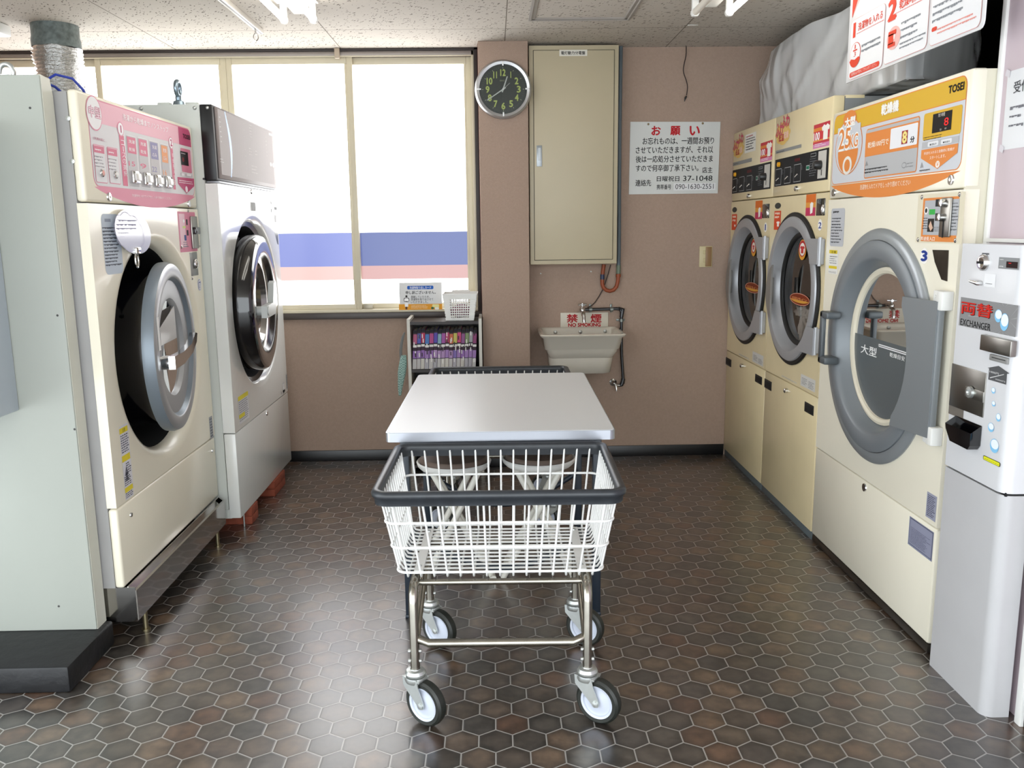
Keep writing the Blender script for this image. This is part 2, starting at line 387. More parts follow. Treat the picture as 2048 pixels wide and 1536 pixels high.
def ceiling_mat():
    mt, nt, b = nodes_mat('fissured_ceiling_board')
    tc = nt.nodes.new('ShaderNodeTexCoord'); P = tc.outputs['Object']
    n0 = nt.nodes.new('ShaderNodeTexNoise'); n0.inputs['Scale'].default_value = 22; nt.links.new(P, n0.inputs['Vector'])
    dv = VM(nt, 'ADD', P, VM(nt, 'MULTIPLY', VM(nt, 'SUBTRACT', n0.outputs['Color'], (.5, .5, .5)), (.03, .03, 0)))
    facs = []
    for rot, sc, seed in ((.9, (24, 80, 1), 0), (1.1, (30, 95, 1), 3.3)):
        mp = nt.nodes.new('ShaderNodeMapping'); mp.inputs['Rotation'].default_value = (0, 0, rot); mp.inputs['Scale'].default_value = sc; mp.inputs['Location'].default_value = (seed, seed, 0)
        mp.vector_type = 'TEXTURE' if False else 'POINT'; 
        rotv = nt.nodes.new('ShaderNodeVectorRotate'); rotv.inputs['Angle'].default_value = rot; nt.links.new(dv, rotv.inputs['Vector'])
        sv = VM(nt, 'MULTIPLY', rotv.outputs[0], sc); vo = nt.nodes.new('ShaderNodeTexVoronoi'); vo.inputs['Scale'].default_value = 1; vo.voronoi_dimensions = '2D'; nt.links.new(sv, vo.inputs['Vector'])
        s3 = nt.nodes.new('ShaderNodeSeparateColor'); nt.links.new(vo.outputs['Color'], s3.inputs[0])
        th = MATH(nt, 'SUBTRACT', MATH(nt, 'MULTIPLY', s3.outputs[0], .7), .44)
        facs.append(MATH(nt, 'LESS_THAN', vo.outputs['Distance'], th))
    fc = MATH(nt, 'MAXIMUM', *facs)
    sx = nt.nodes.new('ShaderNodeSeparateXYZ'); nt.links.new(P, sx.inputs[0])
    def line(v, o, per, wd):
        f = MATH(nt, 'FRACT', MATH(nt, 'DIVIDE', MATH(nt, 'SUBTRACT', v, o - per / 2), per))
        return MATH(nt, 'LESS_THAN', MATH(nt, 'ABSOLUTE', MATH(nt, 'SUBTRACT', f, .5)), wd / per)
    jn = MATH(nt, 'MAXIMUM', line(sx.outputs[0], .074, .85, .0022), line(sx.outputs[1], 4.33, .85, .0022))
    m1 = nt.nodes.new('ShaderNodeMix'); m1.data_type = 'RGBA'; m1.inputs[6].default_value = lin('C6BFB5'); m1.inputs[7].default_value = lin('756D63')
    nt.links.new(MATH(nt, 'MAXIMUM', fc, jn), m1.inputs[0]); nt.links.new(m1.outputs[2], b.inputs['Base Color']); b.inputs['Roughness'].default_value = .9; b.inputs['Specular IOR Level'].default_value = .2
    bp = nt.nodes.new('ShaderNodeBump'); bp.inputs['Strength'].default_value = .6; bp.inputs['Distance'].default_value = .002; bp.invert = True; nt.links.new(fc, bp.inputs['Height']); nt.links.new(bp.outputs[0], b.inputs['Normal'])
    return mt
wallp = M('pinkish_beige_wallpaper', 'A89283', .85, var=.06, vscale=90, bump=.5, bscale=260, spec=.2)
mauve = M('mauve_board', 'C9B9C0', .5, var=.03, vscale=2)
dark_brown = M('dark_brown_trim', '2F2624', .5, var=.1)
base_black = M('black_vinyl_baseboard', '101012', .35)
sash_cream = M('cream_aluminium_sash', 'CFC6AE', .4, var=.04)
struct('floor', MB().box(-2.65, 2.1, -1.2, YB + .15, -.12, 0), floor_mat())
struct('ceiling', MB().box(-2.65, 2.1, -1.2, YB + .15, ZC, ZC + .12), ceiling_mat())
WX1 = -.088     # right edge of the window opening
mb = MB(); mb.box(-2.65, WX1 + .0, YB, YB + .12, 0, .815); mb.box(WX1, 2.1, YB, YB + .12, 0, ZC)
struct('wall_back', mb, wallp)
struct('wall_pillar', MB().box(-.063, .19, 4.6, YB, 0, ZC, .004), wallp)
struct('wall_left', MB().box(-2.75, -2.65, 2.2, YB + .12, 0, ZC), wallp)
struct('wall_right', MB().box(2.1, 2.2, .2, YB + .12, 0, ZC), M('shadowed_alcove_wall', '161514', .9, spec=0))  # near-black base colour carries the alcove's shade
wp = MB(); wp.box(1.372, 1.44, .2, 2.412, .0, ZC); struct('wall_side', wp, mauve)
struct('trim_1', MB().box(1.364, 1.376, 2.396, 2.416, 0.0, ZC, .003), M('white_edge_trim', 'EDEDEA', .4))
struct('trim_2', MB().box(1.352, 1.371, 2.03, 2.056, 0.0, 1.2, .003).box(1.36, 1.3715, 2.05, 2.4, 1.243, 1.253), MATS['white_edge_trim'])
struct('baseboard_side', MB().box(1.362, 1.372, .2, 2.035, 0, .085, .003), base_black)
bb = MB(); bb.box(-2.6, -.063, YB - .008, YB, 0, .062, .003); bb.box(.19, 1.3, YB - .008, YB, 0, .062, .003); bb.box(-.071, .198, 4.592, 4.6, 0, .062, .003)
struct('baseboard_back', bb, base_black)
# window: dark surround, cream frame, four sashes with frosted panes carrying a blue and a red film band
zt, zb_ = 2.135, .872
def zpix(y, x=800): return py(x, y, YB)[2]
t3 = MB(); t3.box(-2.65, -.063, YB - .03, YB + .1, zpix(103), ZC, .002); struct('trim_3', t3, dark_brown)
t4 = MB(); t4.box(-2.65, -.063, YB - .035, YB + .1, zpix(635.5), zpix(623), .003); struct('trim_4', t4, M('dark_brown_sill', '3A302B', .4, var=.1))
t5 = MB(); t5.box(-.088, -.063, YB - .03, YB + .1, zpix(636), ZC, .002); struct('trim_5', t5, dark_brown)
struct('trim_6', MB().box(-.066, -.0625, 4.66, YB, .8, ZC), M('reddish_wood_strip', '6B3A2C', .5))
win = bpy.data.objects.new('window_1', None); COL.objects.link(win); win['kind'] = 'structure'; WM[win.name] = Matrix.Identity(4)
fz0, fz1 = zpix(623), zpix(103)
fr = MB(); fr.box(-2.65, -.088, YB - .02, YB + .08, zpix(113), fz1, .002, 0); fr.box(-2.65, -.088, YB - .028, YB + .08, fz0, zpix(617), .002, 1); fr.box(-.102, -.088, YB - .02, YB + .08, fz0, fz1, .002, 1); fr.box(-2.65, -.088, YB - .026, YB - .02, zpix(114.5), zpix(112.3), .001, 1)
fr.build('window_frame', [M('silver_head_rail', '8E8680', .4, metal=.5), sash_cream], win)
def lit(name, c, s):
    mt, nt, b = nodes_mat(name); b.inputs['Base Color'].default_value = (0.02, 0.02, 0.02, 1); b.inputs['Roughness'].default_value = .25
    b.inputs['Emission Color'].default_value = lin(c); b.inputs['Emission Strength'].default_value = s; return mt
daylight = lit('frosted_pane_in_daylight', 'FFFFFF', WINDOW_LIGHT)
films = [lit('blue_film_on_bright_pane', '8F9ADB', .8), lit('red_film_on_bright_pane', 'F2CFC9', .8), lit('blue_film_on_pane', '5C6AA6', .8), lit('red_film_on_pane', 'D2A3A0', .8)]  # uneven backlight from outside is set in the paler and deeper film colours
def X_(x, y=120): return py(x, y, YB)[0]
sashes = [(-2.62, X_(203), .03, 0), (X_(190), X_(452), .0, 0), (X_(452), X_(704), .0, 0), (X_(692), -.1, .03, 1)]
for x0, x1, back, deep in sashes:
    Y0 = YB - .012 + back
    s = MB(); st = .03
    z0, z1 = zpix(617), zpix(113)
    s.box(x0, x0 + st, Y0, Y0 + .03, z0, z1, .003); s.box(x1 - st, x1, Y0, Y0 + .03, z0, z1, .003)
    s.box(x0 + st, x1 - st, Y0, Y0 + .03, z1 - .036, z1, .003); s.box(x0 + st, x1 - st, Y0, Y0 + .03, z0, z0 + .028, .003)
    s.box(x1 - st - .012, x1 - st, Y0 + .008, Y0 + .03, z0, z1, .001)
    so = s.build('sash', sash_cream, win)
    p = MB(); yy = Y0 + .016
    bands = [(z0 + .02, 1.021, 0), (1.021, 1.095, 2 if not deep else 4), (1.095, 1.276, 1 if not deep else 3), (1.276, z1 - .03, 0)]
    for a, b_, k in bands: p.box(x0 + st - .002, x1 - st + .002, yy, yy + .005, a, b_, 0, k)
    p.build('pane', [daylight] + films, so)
lt = MB(); lt.box(X_(728, 600), X_(746, 600), YB - .012, YB + .01, zpix(617), zpix(606), .002); lt.build('sash_lock', M('grey_latch', 'A79F8C', .4, metal=.4), win)
# ================================================================== CEILING FITTINGS
def fluorescent(x0, x1, yend, label, on):
    t = thing('fluorescent_light', label, 'ceiling light', ((x0 + x1) / 2, yend - .6, ZC), group='twin tube lights on the ceiling')
    xc = (x0 + x1) / 2
    b = MB(); b.prism([(-.05, 0), (.05, 0), (.022, -.045), (-.022, -.045)], (xc, yend - 1.22, ZC), (1, 0, 0), (0, 0, 1), -1.24); b.build('housing', white_plastic, t)
    b = MB(); b.prism([(-.085, -.008), (.085, -.008), (.075, .0), (-.075, 0)], (xc, yend - 1.2, ZC - .002), (1, 0, 0), (0, 0, 1), -1.2); b.build('reflector', M('crumpled_white_sheet', 'D5D2CC', .5, var=.1, bump=.6, bscale=14), t)
    for x, s in ((x0, on[0]), (x1, on[1])):
        tb = MB(); tb.cyl((x, yend - 1.18, ZC - .07), (x, yend - .012, ZC - .07), .0135, seg=16)
        mt = lit('lit_fluorescent_tube', 'FFFAF0', TUBE_LIGHT) if s and 'lit_fluorescent_tube' not in MATS else MATS['lit_fluorescent_tube'] if s else M('unlit_fluorescent_tube', 'EAE4D8', .3)
        tb.build('tube', mt, t)
        for ye in (yend, yend - 1.192):
            h = MB(); h.box(x - .014, x + .014, ye - .012, ye + .008, ZC - .086, ZC - .005, .004); h.cyl((x, ye - .014, ZC - .07), (x, ye + .009, ZC - .07), .017, seg=16); h.build('lamp_holder', white_plastic, t)
fluorescent(-.848, -.727, 3.80, 'twin tube ceiling light with both tubes lit, near the window side', (1, 1))
fluorescent(.838, .978, 3.73, 'twin tube ceiling light with only one tube lit, near the dryers', (0, 1))
t = thing('curtain_rail', 'white metal curtain rail on the ceiling with a small hook near its end', 'rail', (-1.07, 4.3, ZC))
r = MB(); r.box(-1.083, -1.057, 2.6, 4.30, ZC - .022, ZC, .003); r.box(-1.073, -1.067, 2.6, 4.30, ZC - .0235, ZC - .02, 0, 1); r.build('track', [M('white_rail', 'D9D4CB', .35), black], t)
r = MB(); r.cyl((-1.07, 4.2, ZC - .02), (-1.07, 4.2, ZC - .04), .004); r.tube([(-1.07 + .011 * math.sin(a), 4.2, ZC - .055 - .016 * math.cos(a)) for a in [k * .5 for k in range(13)]], .0022, 6); r.build('hook', chrome, t)
h = MB(); h.sweep(rpath(.175, .635, 3.62, 4.145, .003, 1), [(0, ZC), (0, ZC - .008), (-.012, ZC - .01), (-.016, ZC - .006), (-.03, ZC - .006), (-.034, ZC)]); tag(h.build('access_hatch', M('grey_aluminium_frame', 'A19C96', .45, metal=.3)), 'grey framed square access hatch in the ceiling boards', 'hatch')
h = MB(); h.box(-.808, -.782, 4.735, 4.757, 2.168, ZC, .004); tag(h.build('cable_clip', M('beige_plastic', 'B5A592', .5)), 'small beige plastic clip over the dark rail above the window', 'clip')
t = thing('emergency_light', 'white emergency light box at the ceiling edge by the window', 'emergency light', (-2.2, 4.12, ZC))
h = MB(); h.box(-2.45, -2.17, 4.0, 4.2, ZC - .05, ZC, .01); h.build('housing', white_plastic, t)
h = MB(); h.lathe([(.0, -.045), (.03, -.04), (.04, -.015), (.042, 0)], (-2.24, 4.1, ZC - .05), (0, 0, 1), 24); h.build('lens', silver, t)
h = MB(); h.prism([(0, 0), (.03, .004), (.05, -.004), (.02, -.008)], (.925, 4.27, ZC - .002), (1, 0, 0), (0, 1, 0), -.002); tag(h.build('torn_tape', white_plastic), 'torn scrap of white tape on the ceiling joint', 'tape')
cd = [py(x, y, 4.76) for x, y in ((1372, 83), (1373, 110), (1368, 128), (1366, 143), (1371, 156), (1376, 172), (1373, 192))]
t = thing('hanging_cable', 'thin dark cable with a plug end dangling from the ceiling over the beige wall', 'cable', tuple(cd[0]))
fine = [Vector(p) for p in cd]; pts = [(1 - u) ** 2 * .5 * fine[max(i - 1, 0)] + (1 - (1 - u) ** 2 * .5 - u * u * .5) * fine[i] + u * u * .5 * fine[min(i + 1, 6)] for i in range(7) for u in (0, .33, .66)]
pts[0] = Vector((cd[0][0], 4.76, ZC))
MB().tube(pts, .0026, 6).build('cord', M('dark_cable', '2A1C1C', .5), t)
MB().tube([cd[6], py(1371, 196, 4.76), py(1369.5, 200, 4.76), py(1369, 203, 4.76)], [.0035, .0055, .003, .0015], 8).build('plug', black, t)
# ================================================================== DRYERS AND CHANGER (right side, fronts facing -x)
def glass_mat(name, tint, refl=.12, rough=.02):
    mt = bpy.data.materials.new(name); mt.use_nodes = True; nt = mt.node_tree; MATS[name] = mt
    nt.nodes.remove(nt.nodes['Principled BSDF']); out = nt.nodes['Material Output']
    tr = nt.nodes.new('ShaderNodeBsdfTransparent'); tr.inputs[0].default_value = lin(tint)
    gl = nt.nodes.new('ShaderNodeBsdfGlossy'); gl.inputs['Roughness'].default_value = rough
    fr = nt.nodes.new('ShaderNodeFresnel'); fr.inputs[0].default_value = 1.5
    ad = nt.nodes.new('ShaderNodeMath'); ad.operation = 'ADD'; ad.inputs[1].default_value = refl - .04; ad.use_clamp = True; nt.links.new(fr.outputs[0], ad.inputs[0])
    mx = nt.nodes.new('ShaderNodeMixShader'); nt.links.new(ad.outputs[0], mx.inputs[0]); nt.links.new(tr.outputs[0], mx.inputs[1]); nt.links.new(gl.outputs[0], mx.inputs[2]); nt.links.new(mx.outputs[0], out.inputs[0])
    return mt
smoked = glass_mat('smoked_door_glass', 'E2E0DE', .12)
RA = Vector((-1, 0, 0))
def tshirt(a, c, x0, x1, y0, y1, l=3):
    w_, h_ = x1 - x0, y1 - y0; pts = [(.3, 0), (.42, .08), (.58, .08), (.7, 0), (1, .18), (.92, .42), (.78, .38), (.78, 1), (.22, 1), (.22, .38), (.08, .42), (0, .18)]
    # skew follows the slope of the panel in the photo: work in plane units instead
    u0, u1, v0, v1 = a.box((x0, y0), (x1, y1)); a.poly([(u0 + p[0] * (u1 - u0), v1 - p[1] * (v1 - v0)) for p in pts], c, l)
def porthole_side(t, name_label, yc, zc, k):
    pass
def small_dryer(n, yfar, ynear, yc, zc, label):
    t = thing('coin_dryer', label, 'dryer', (XR, (yfar + ynear) / 2, 0), group='cream coin dryers by the back wall')
    zt = 1.776; zh = 1.418; zl = .605; zb = .036; ya, yb = ynear + .0025, yfar - .0025
    b = MB(); b.box(1.345, 2.0, ya, ya + .012, .03, zt - .004, 0); b.box(1.345, 2.0, yb - .012, yb, .03, zt - .004); ja, jb = ya + .0125, yb - .0125; b.box(1.346, 1.999, ja, jb, zt - .016, zt - .0045); b.box(1.98, 1.999, ja, jb, .045, zt - .017); b.box(1.346, 1.36, ja, jb, zl - .02, zl + .01); b.box(1.346, 1.36, ja, jb, zh - .01, zh + .01); b.box(1.346, 1.97, ja, jb, .031, .04)
    b.build('body', dark_side, t)
    cap = MB(); cap.box(1.346, 1.42, ya - .0005, ya + .06, zt - .012, zt + .0005, .002); cap.build('corner_cap', cream_old, t)
    b = MB(); b.box(XR, 1.345, ya, yb, zh + .002, zt, .006); hd = b.build('control_panel', cream_old, t)
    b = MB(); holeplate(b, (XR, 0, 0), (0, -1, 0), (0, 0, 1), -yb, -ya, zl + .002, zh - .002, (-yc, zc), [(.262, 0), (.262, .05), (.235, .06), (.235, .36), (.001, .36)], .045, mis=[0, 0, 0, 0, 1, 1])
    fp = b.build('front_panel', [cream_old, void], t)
    b = MB(); b.box(XR, 1.345, ya, yb, zb, zl - .002, .006); b.build('lower_panel', cream_old, t)
    b = MB(); b.box(1.306, 1.5, ya + .004, yb - .004, .0, zb - .002, .002, 0); b.build('plinth', M('blue_grey_kick_plate', '5A6468', .45), t)
    # door
    b = MB(); b.lathe([(.262, .0), (.329, .0), (.33, .006), (.326, .01), (.3, .011)], (XR, yc, zc), RA, 72); b.build('door_gasket', rubber, t)
    b = MB(); b.lathe([(.3, .004), (.31, .006), (.3125, .012), (.309, .017), (.3, .019), (.278, .02), (.269, .018), (.263, .01), (.252, -.012), (.245, -.03), (.241, -.038)], (XR, yc, zc), RA, 96); dr = b.build('door', silver, t, label='silver round porthole door')
    b = MB(); b.lathe([(.247, -.03), (.243, -.026), (.234, -.026), (.228, -.03), (.224, -.04)], (XR, yc, zc), RA, 72); b.build('seal_ring', rubber, dr)
    b = MB(); b.lathe([(.24, -.036), (.15, -.033), (.0, -.031)], (XR, yc, zc), RA, 64); b.build('glass', smoked, dr)
    # finger grip on the far side, hinges on the near side
    g = [(.162 + .012 * math.sin(math.pi * i / 12), .1 - .25 * i / 12) for i in range(13)] + [(.172 + .068 * math.sin(math.pi * i / 12) ** .8, -.15 + .25 * i / 12) for i in range(1, 12)]
    b = MB(); b.prism([(-yc - p[0], zc + p[1]) for p in g], (XR - .034, 0, 0), (0, -1, 0), (0, 0, 1), .008); b.box(XR - .03, XR - .016, yc + .2, yc + .23, zc - .08, zc + .04, .003); b.build('grip', M('taupe_silver', '8E8C88', .35, metal=.4), dr)
    for sgn in (1, -1):
        h = [(.10, .30 * sgn * .62), (.10, .0)]
        zz0, zz1 = (zc + .122, zc + .222) if sgn > 0 else (zc - .232, zc - .132)
        q = [(.262, zz0), (.345, zz0), (.345, zz1), (.235, zz1 + .0), (.25, (zz0 + zz1) / 2)]
        if sgn < 0: q = [(.16, zz0 - .012), (.345, zz0 - .008), (.345, zz1), (.258, zz1), (.222, (zz0 + zz1) / 2)]
        b = MB(); b.prism([(-yc + p[0], p[1]) for p in q], (XR - .022, 0, 0), (0, -1, 0), (0, 0, 1), .006)
        b.box(XR - .02, XR - .001, yc - .352, yc - .338, zz0, zz1, .003); b.cyl((XR - .018, yc - .345, zz0 - .006), (XR - .018, yc - .345, zz1 + .006), .008, seg=14); b.build('hinge', silver, dr)
    return t, hd, fp, dr
d1, d1h, d1f, d1d = small_dryer(1, YB - .002, 4.085, 4.454, 1.014, 'cream coin dryer 1 against the back wall, with a white paper notice on its header')
d2, d2h, d2f, d2d = small_dryer(2, 4.085, 3.397, 3.754, 1.016, 'cream coin dryer 2 in the middle, with white laundry behind its round glass')
B1 = (1440, 230, 8.083); B2 = (1440, 380, 4.518); B3 = (1430, 680, 3.839)
def dryer_prints(t, fp, k):
    A = Art('X', XR, -1, B1); W, RD = 'F2EFE8', 'B8202E'
    if k == 2:
        fc, fr_ = (1020, 300), (115, 190); fx = [(915, 150, 1015, 330), (1012, 25, 1122, 175), (955, 325, 1035, 415), (1040, 270, 1110, 365)]
        post = ((1522, 168), (1765, 492)); tee = (1655, 160, 1772, 375); hund = ((1525, 300), (1612, 400)); strip = ((905, 580), (1315, 525)); pan = ((898, 728), (1742, 1042))
        knob = (965, 800); led = ((1212, 705), (1300, 752)); frames = [((908, 880), (988, 1125)), ((1050, 852), (1138, 1098)), ((1203, 805), (1302, 1072))]; grn = ((1398, 818), (1448, 885)); lines = ((1458, 700), (1560, 985)); logo = ((1472, 628), (1556, 662)); cp = ((1598, 590), (1708, 1012)); kn2 = (1632, 808); lock = (1252, 1192); slot = ((1640, 880), (1648, 975))
    else:
        fc, fr_ = (302, 545), (85, 165); fx = [(222, 415, 300, 550), (300, 318, 378, 440), (258, 570, 315, 640), (322, 520, 362, 605)]
        post = ((662, 458), (842, 725)); tee = (758, 450, 838, 655); hund = ((662, 565), (730, 645)); strip = ((212, 772), (515, 752)); pan = ((208, 897), (818, 1190))
        knob = (255, 962); led = ((440, 892), (515, 932)); frames = [((216, 1035), (272, 1240)), ((318, 1005), (388, 1222)), ((437, 985), (513, 1205))]; grn = ((586, 990), (612, 1052)); lines = ((622, 905), (690, 1140)); logo = ((628, 845), (690, 865)); cp = ((724, 808), (800, 1165)); kn2 = (738, 998); lock = (475, 1310); slot = ((745, 1050), (750, 1130))
    s_ = fr_[0]
    for i in range(8):
        a = i * math.pi / 4; c = (fc[0] + s_ * .55 * math.cos(a), fc[1] + fr_[1] * .6 * math.sin(a) - (s_ * .55 * math.cos(a)) * .35); A.E((c[0] - s_ * .5, c[1] - s_ * .62), (c[0] + s_ * .5, c[1] + s_ * .62), 'D8B467', i * .1)
    A.E((fc[0] - s_ * .7, fc[1] - s_), (fc[0] + s_ * .7, fc[1] + s_), 'DDBB70', 1)
    for i, (x0, y0, x1, y1) in enumerate(fx):
        if i < 2: A.T('ふわ', (x0, y0), (x1, y1), '8E1F38', 2, .05); A.T('ふわ', (x0, y0), (x1, y1), 'E0607A', 3, .01)
        elif i == 2: A.T('低温', (x0, y0), (x1, y1), 'B03038', 3, .03)
        else: A.T('乾燥', (x0, y0), (x1, y1), 'F0C8C0', 3, .03)
    (x0, y0), (x1, y1) = post; w_, h_ = x1 - x0, y1 - y0
    u0, u1, v0, v1 = A.box(*post); q = lambda a, b: v1 - (v1 - v0) * a
    for a_, b_, c_ in ((0, .16, 'C23A45'), (.16, .3, 'E08A3C'), (.3, .66, 'CF4048'), (.66, .72, 'E39A50'), (.72, .82, 'C8404C'), (.82, 1, 'D98AB4')):
        A.poly([(u0, v1 - (v1 - v0) * b_), (u1, v1 - (v1 - v0) * b_), (u1, v1 - (v1 - v0) * a_), (u0, v1 - (v1 - v0) * a_)], c_, 1)
    tshirt(A, 'F4F2EC', *[tee[0], tee[2], tee[1], tee[3]]); A.T('100', *hund, 'FFFFFF', 3, .03); A.L((x0 + w_ * .05, y0 + h_ * .93), (x0 + w_ * .8, y0 + h_ * .98), 'F5E6EE', 2, 3, .5)
    A.R(*strip, '8C8D8C', 1); (sx0, sy0), (sx1, sy1) = strip; A.L((sx0 + 12, sy0 + 18), (sx0 + (sx1 - sx0) * .35, sy0 + 12), '4A4A4A', 1, 2, .6, .3)
    A.R(*pan, '16171A', 1)
    if k == 1:
        A.R((412, 328), (577, 572), 'E6E4DE', 1); A.L((428, 345), (570, 330), 'A83A40', 1, 2); A.L((425, 385), (570, 545), '3A3A3E', 5, 2, .5)
    for i, (a_, b_) in enumerate(frames):
        A.F(a_, b_, 'B9BBBC', 2, .002, .0022, '191A1D'); (fx0, fy0), (fx1, fy1) = a_, b_; A.L((fx1 + 8, fy0 + 5), (fx1 + (40 if k == 2 else 30), fy0 + 80), '8E9094', 4, 2, .35)
    A.L(*lines, '7E8286', 8, 2, .35); A.F(*logo, 'C9CBCC', 2, .001, .0015, '1A1B1E'); A.L(*led, '5A1016', 1, 2, .9, .1); A.R(*cp, 'C9C7C0', 2); A.R(*slot, '2A2A2A', 3); A.F(*grn, 'CFD6D2', 2, .001, .003, '0F6A50')
    A.cr(*B2)
    if k == 2:
        bd = ((497, 115), (552, 170)); st = ((494, 190), (546, 360)); th = ((782, 42), (860, 232)); nu = ((886, 264), (924, 368)); dg = ((893, 292), (916, 346))
    else:
        bd = ((112, 155), (154, 203)); st = ((110, 220), (150, 362)); th = ((323, 100), (380, 262)); nu = ((399, 293), (427, 381)); dg = ((405, 310), (419, 364))
    A.E(*bd, '3C3D3A', 1); A.R(*st, 'D8512F', 1); (x0, y0), (x1, y1) = st; A.L((x0 + 6, y0 + 8), (x1 - 4, y0 + 72), 'F6DCC8', 2, 2, .6, .2); tshirt(A, 'F4F0EA', x0 + 18, x1 - 6, y0 + 92, y1 - 30, 2)
    u0, u1, v0, v1 = A.box(*th)
    for a_, b_, c_ in ((0, .38, 'D9702C'), (.38, .62, 'E09A44'), (.62, 1, 'C23A5E')): A.poly([(u0, v1 - (v1 - v0) * b_), (u1, v1 - (v1 - v0) * b_), (u1, v1 - (v1 - v0) * a_), (u0, v1 - (v1 - v0) * a_)], c_, 1)
    A.poly([(u0 + (u1 - u0) * p, v1 - (v1 - v0) * r_) for p, r_ in ((.45, .45), (.6, .36), (.78, .42), (.72, .86), (.5, .92))], 'F2EEE8', 2)
    A.E(*nu, 'F3F1EC', 1); A.T(str(k), *dg, '1F3A8C', 2, .03)
    A.cr(*B3)
    if k == 1: la, lb = ((182, 100), (262, 152)), ((290, 84), (370, 206))
    else: la, lb = ((513, 268), (628, 338)), ((661, 258), (768, 404))
    A.R(*la, 'D6D0C0', 1); A.L((la[0][0] + 6, la[0][1] + 6), (la[1][0] - 4, la[1][1] - 4), '8A867C', 2, 2, .5); A.R(*lb, 'D5D4CF', 1); (x0, y0), (x1, y1) = lb
    A.L((x0 + 8, y0 + 25), ((x0 + x1) / 2 - 4, y1 - 45 if k == 2 else y1 - 38), '6E6F74', 5, 2, .45); A.L(((x0 + x1) / 2 + 5, y0 + 55), (x1 - 6, y1 - 12), '6E6F74', 5, 2, .45)
    A.build('printed_graphics', t, split=.006)
    # raised controls
    ab = lambda c, p: px(p[0] / c[2] + c[0], p[1] / c[2] + c[1], XR)
    b = MB(); p = ab(B1, knob); b.lathe([(.011, 0), (.01, .01), (0, .013)], p, RA, 18); b.build('indicator_lamp', M('amber_lamp', 'E0A21E', .3), t)
    for f in frames:
        p = ab(B1, ((f[0][0] + f[1][0]) / 2, (f[0][1] + f[1][1]) / 2 + 20)); b = MB(); b.tube([p, p + np.array([-.012, 0, -.012])], [.004, .003], 10); b.build('toggle_switch', chrome, t)
    p = ab(B1, kn2); b = MB(); b.lathe([(.018, 0), (.018, .02), (.014, .03), (0, .032)], p, RA, 20); b.build('coin_knob', M('dark_knob', '3A3B3C', .3, metal=.6), t)
    p = ab(B1, lock); b = MB(); b.lathe([(.012, 0), (.011, .01), (.008, .013), (0, .014)], p, RA, 18); b.build('lock', chrome, t)
    cs = (((878, 78), (947, 232)) if k == 2 else ((389, 127), (444, 255)))
    p, r_ = ab(B2, cs[0]), ab(B2, cs[1]); b = MB(); b.box(XR - .003, XR + .03, p[1], r_[1], r_[2], p[2], .004); cr_ = b.build('coin_return', gloss_black, t)
    q = (p * .35 + r_ * .65); b = MB(); b.sphere((XR - .004, r_[1] + .012, q[2]), .014, 12, 0, (.6, .8, 1.5)); b.build('coin_flap', chrome, cr_)
    vs_ = (((85, 130), (124, 210)), ((311, 258), (360, 348))) if k == 1 else (((383, 294), (433, 394)), ((691, 470), (756, 586)))
    for a_, c_ in vs_:
        p, r_ = ab(B3, a_), ab(B3, c_); b = MB(); b.box(XR - .002, XR + .004, p[1], r_[1], r_[2], p[2], .002); o = b.build('vent', rubber, t); b = MB(); b.box(XR - .003, XR + .003, p[1] - .008, r_[1] + .008, r_[2] + .008, p[2] - .008, .001); b.build('vent_opening', void, o)
    p = ab(B3, (215, 198) if k == 1 else (555, 388)); b = MB(); b.lathe([(.011, 0), (.011, .012), (.007, .016), (0, .017)], p, RA, 18); b.build('lock', chrome, t)
    # stickers on the glass and on the grip
    G = Art('X', XR + .0295, -1, B2)
    oa, ob_ = (((713, 448), (779, 634)), ((632, 930), (812, 1048))) if k == 2 else (((282, 442), (328, 600)), ((229, 834), (362, 934)))
    G.E(*oa, 'E0A038', 1); (x0, y0), (x1, y1) = oa; G.E((x0 + 2, y0 + 8), (x1 - 2, y1 - 30), 'B52A2E', 2); G.E((x0 + 10, y0 + 30), (x1 - 8, y1 - 40), 'F3EDE4', 3); tshirt(G, 'C83A3A', x0 + 16, x1 - 14, y0 + 55, y1 - 60, 4)
    G.E(*ob_, 'E8A890', 1); (x0, y0), (x1, y1) = ob_; G.E((x0 + 4, y0 + 5), (x1 - 4, y1 - 5), '7E3018', 2); u0, u1, v0, v1 = G.box(ob_[0], ob_[1])
    G.poly([((u0 + u1) / 2 + (u1 - u0) * .47 * math.cos(a), (v0 + v1) / 2 + (v1 - v0) * .45 * math.sin(a)) for a in [math.pi + .25 + i * (math.pi - .5) / 12 for i in range(13)]], 'D9A040', 3)
    G.Tuv('標準ライン', u0 + (u1 - u0) * .14, u1 - (u1 - u0) * .14, v0 + (v1 - v0) * .34, v0 + (v1 - v0) * .68, 'F0B070', 4, .07); G.Tuv('標準ライン', u0 + (u1 - u0) * .14, u1 - (u1 - u0) * .14, v0 + (v1 - v0) * .34, v0 + (v1 - v0) * .68, '9A2418', 5, .015)
    G.build('glass_sticker', d2d if k == 2 else d1d, split=.006, big='glass_sticker')
    G = Art('X', XR - .0345, -1, B2); yc, zc = (3.754, 1.016) if k == 2 else (4.454, 1.014)
    u = -yc - .2; G.poly([(u + .013 * math.cos(a), zc - .012 + .04 * math.sin(a)) for a in [i * .314 for i in range(20)]], 'C0343A', 1); G.Tuv('閉', u - .009, u + .009, zc - .03, zc - .005, 'F2DCD4', 2); G.poly([(u + .009 * math.cos(a), zc + .04 + .014 * math.sin(a)) for a in [i * .4 for i in range(16)]], 'E8E2D4', 2)
    G.build('grip_sticker', d2d if k == 2 else d1d)
dryer_prints(d1, d1f, 1); dryer_prints(d2, d2f, 2)
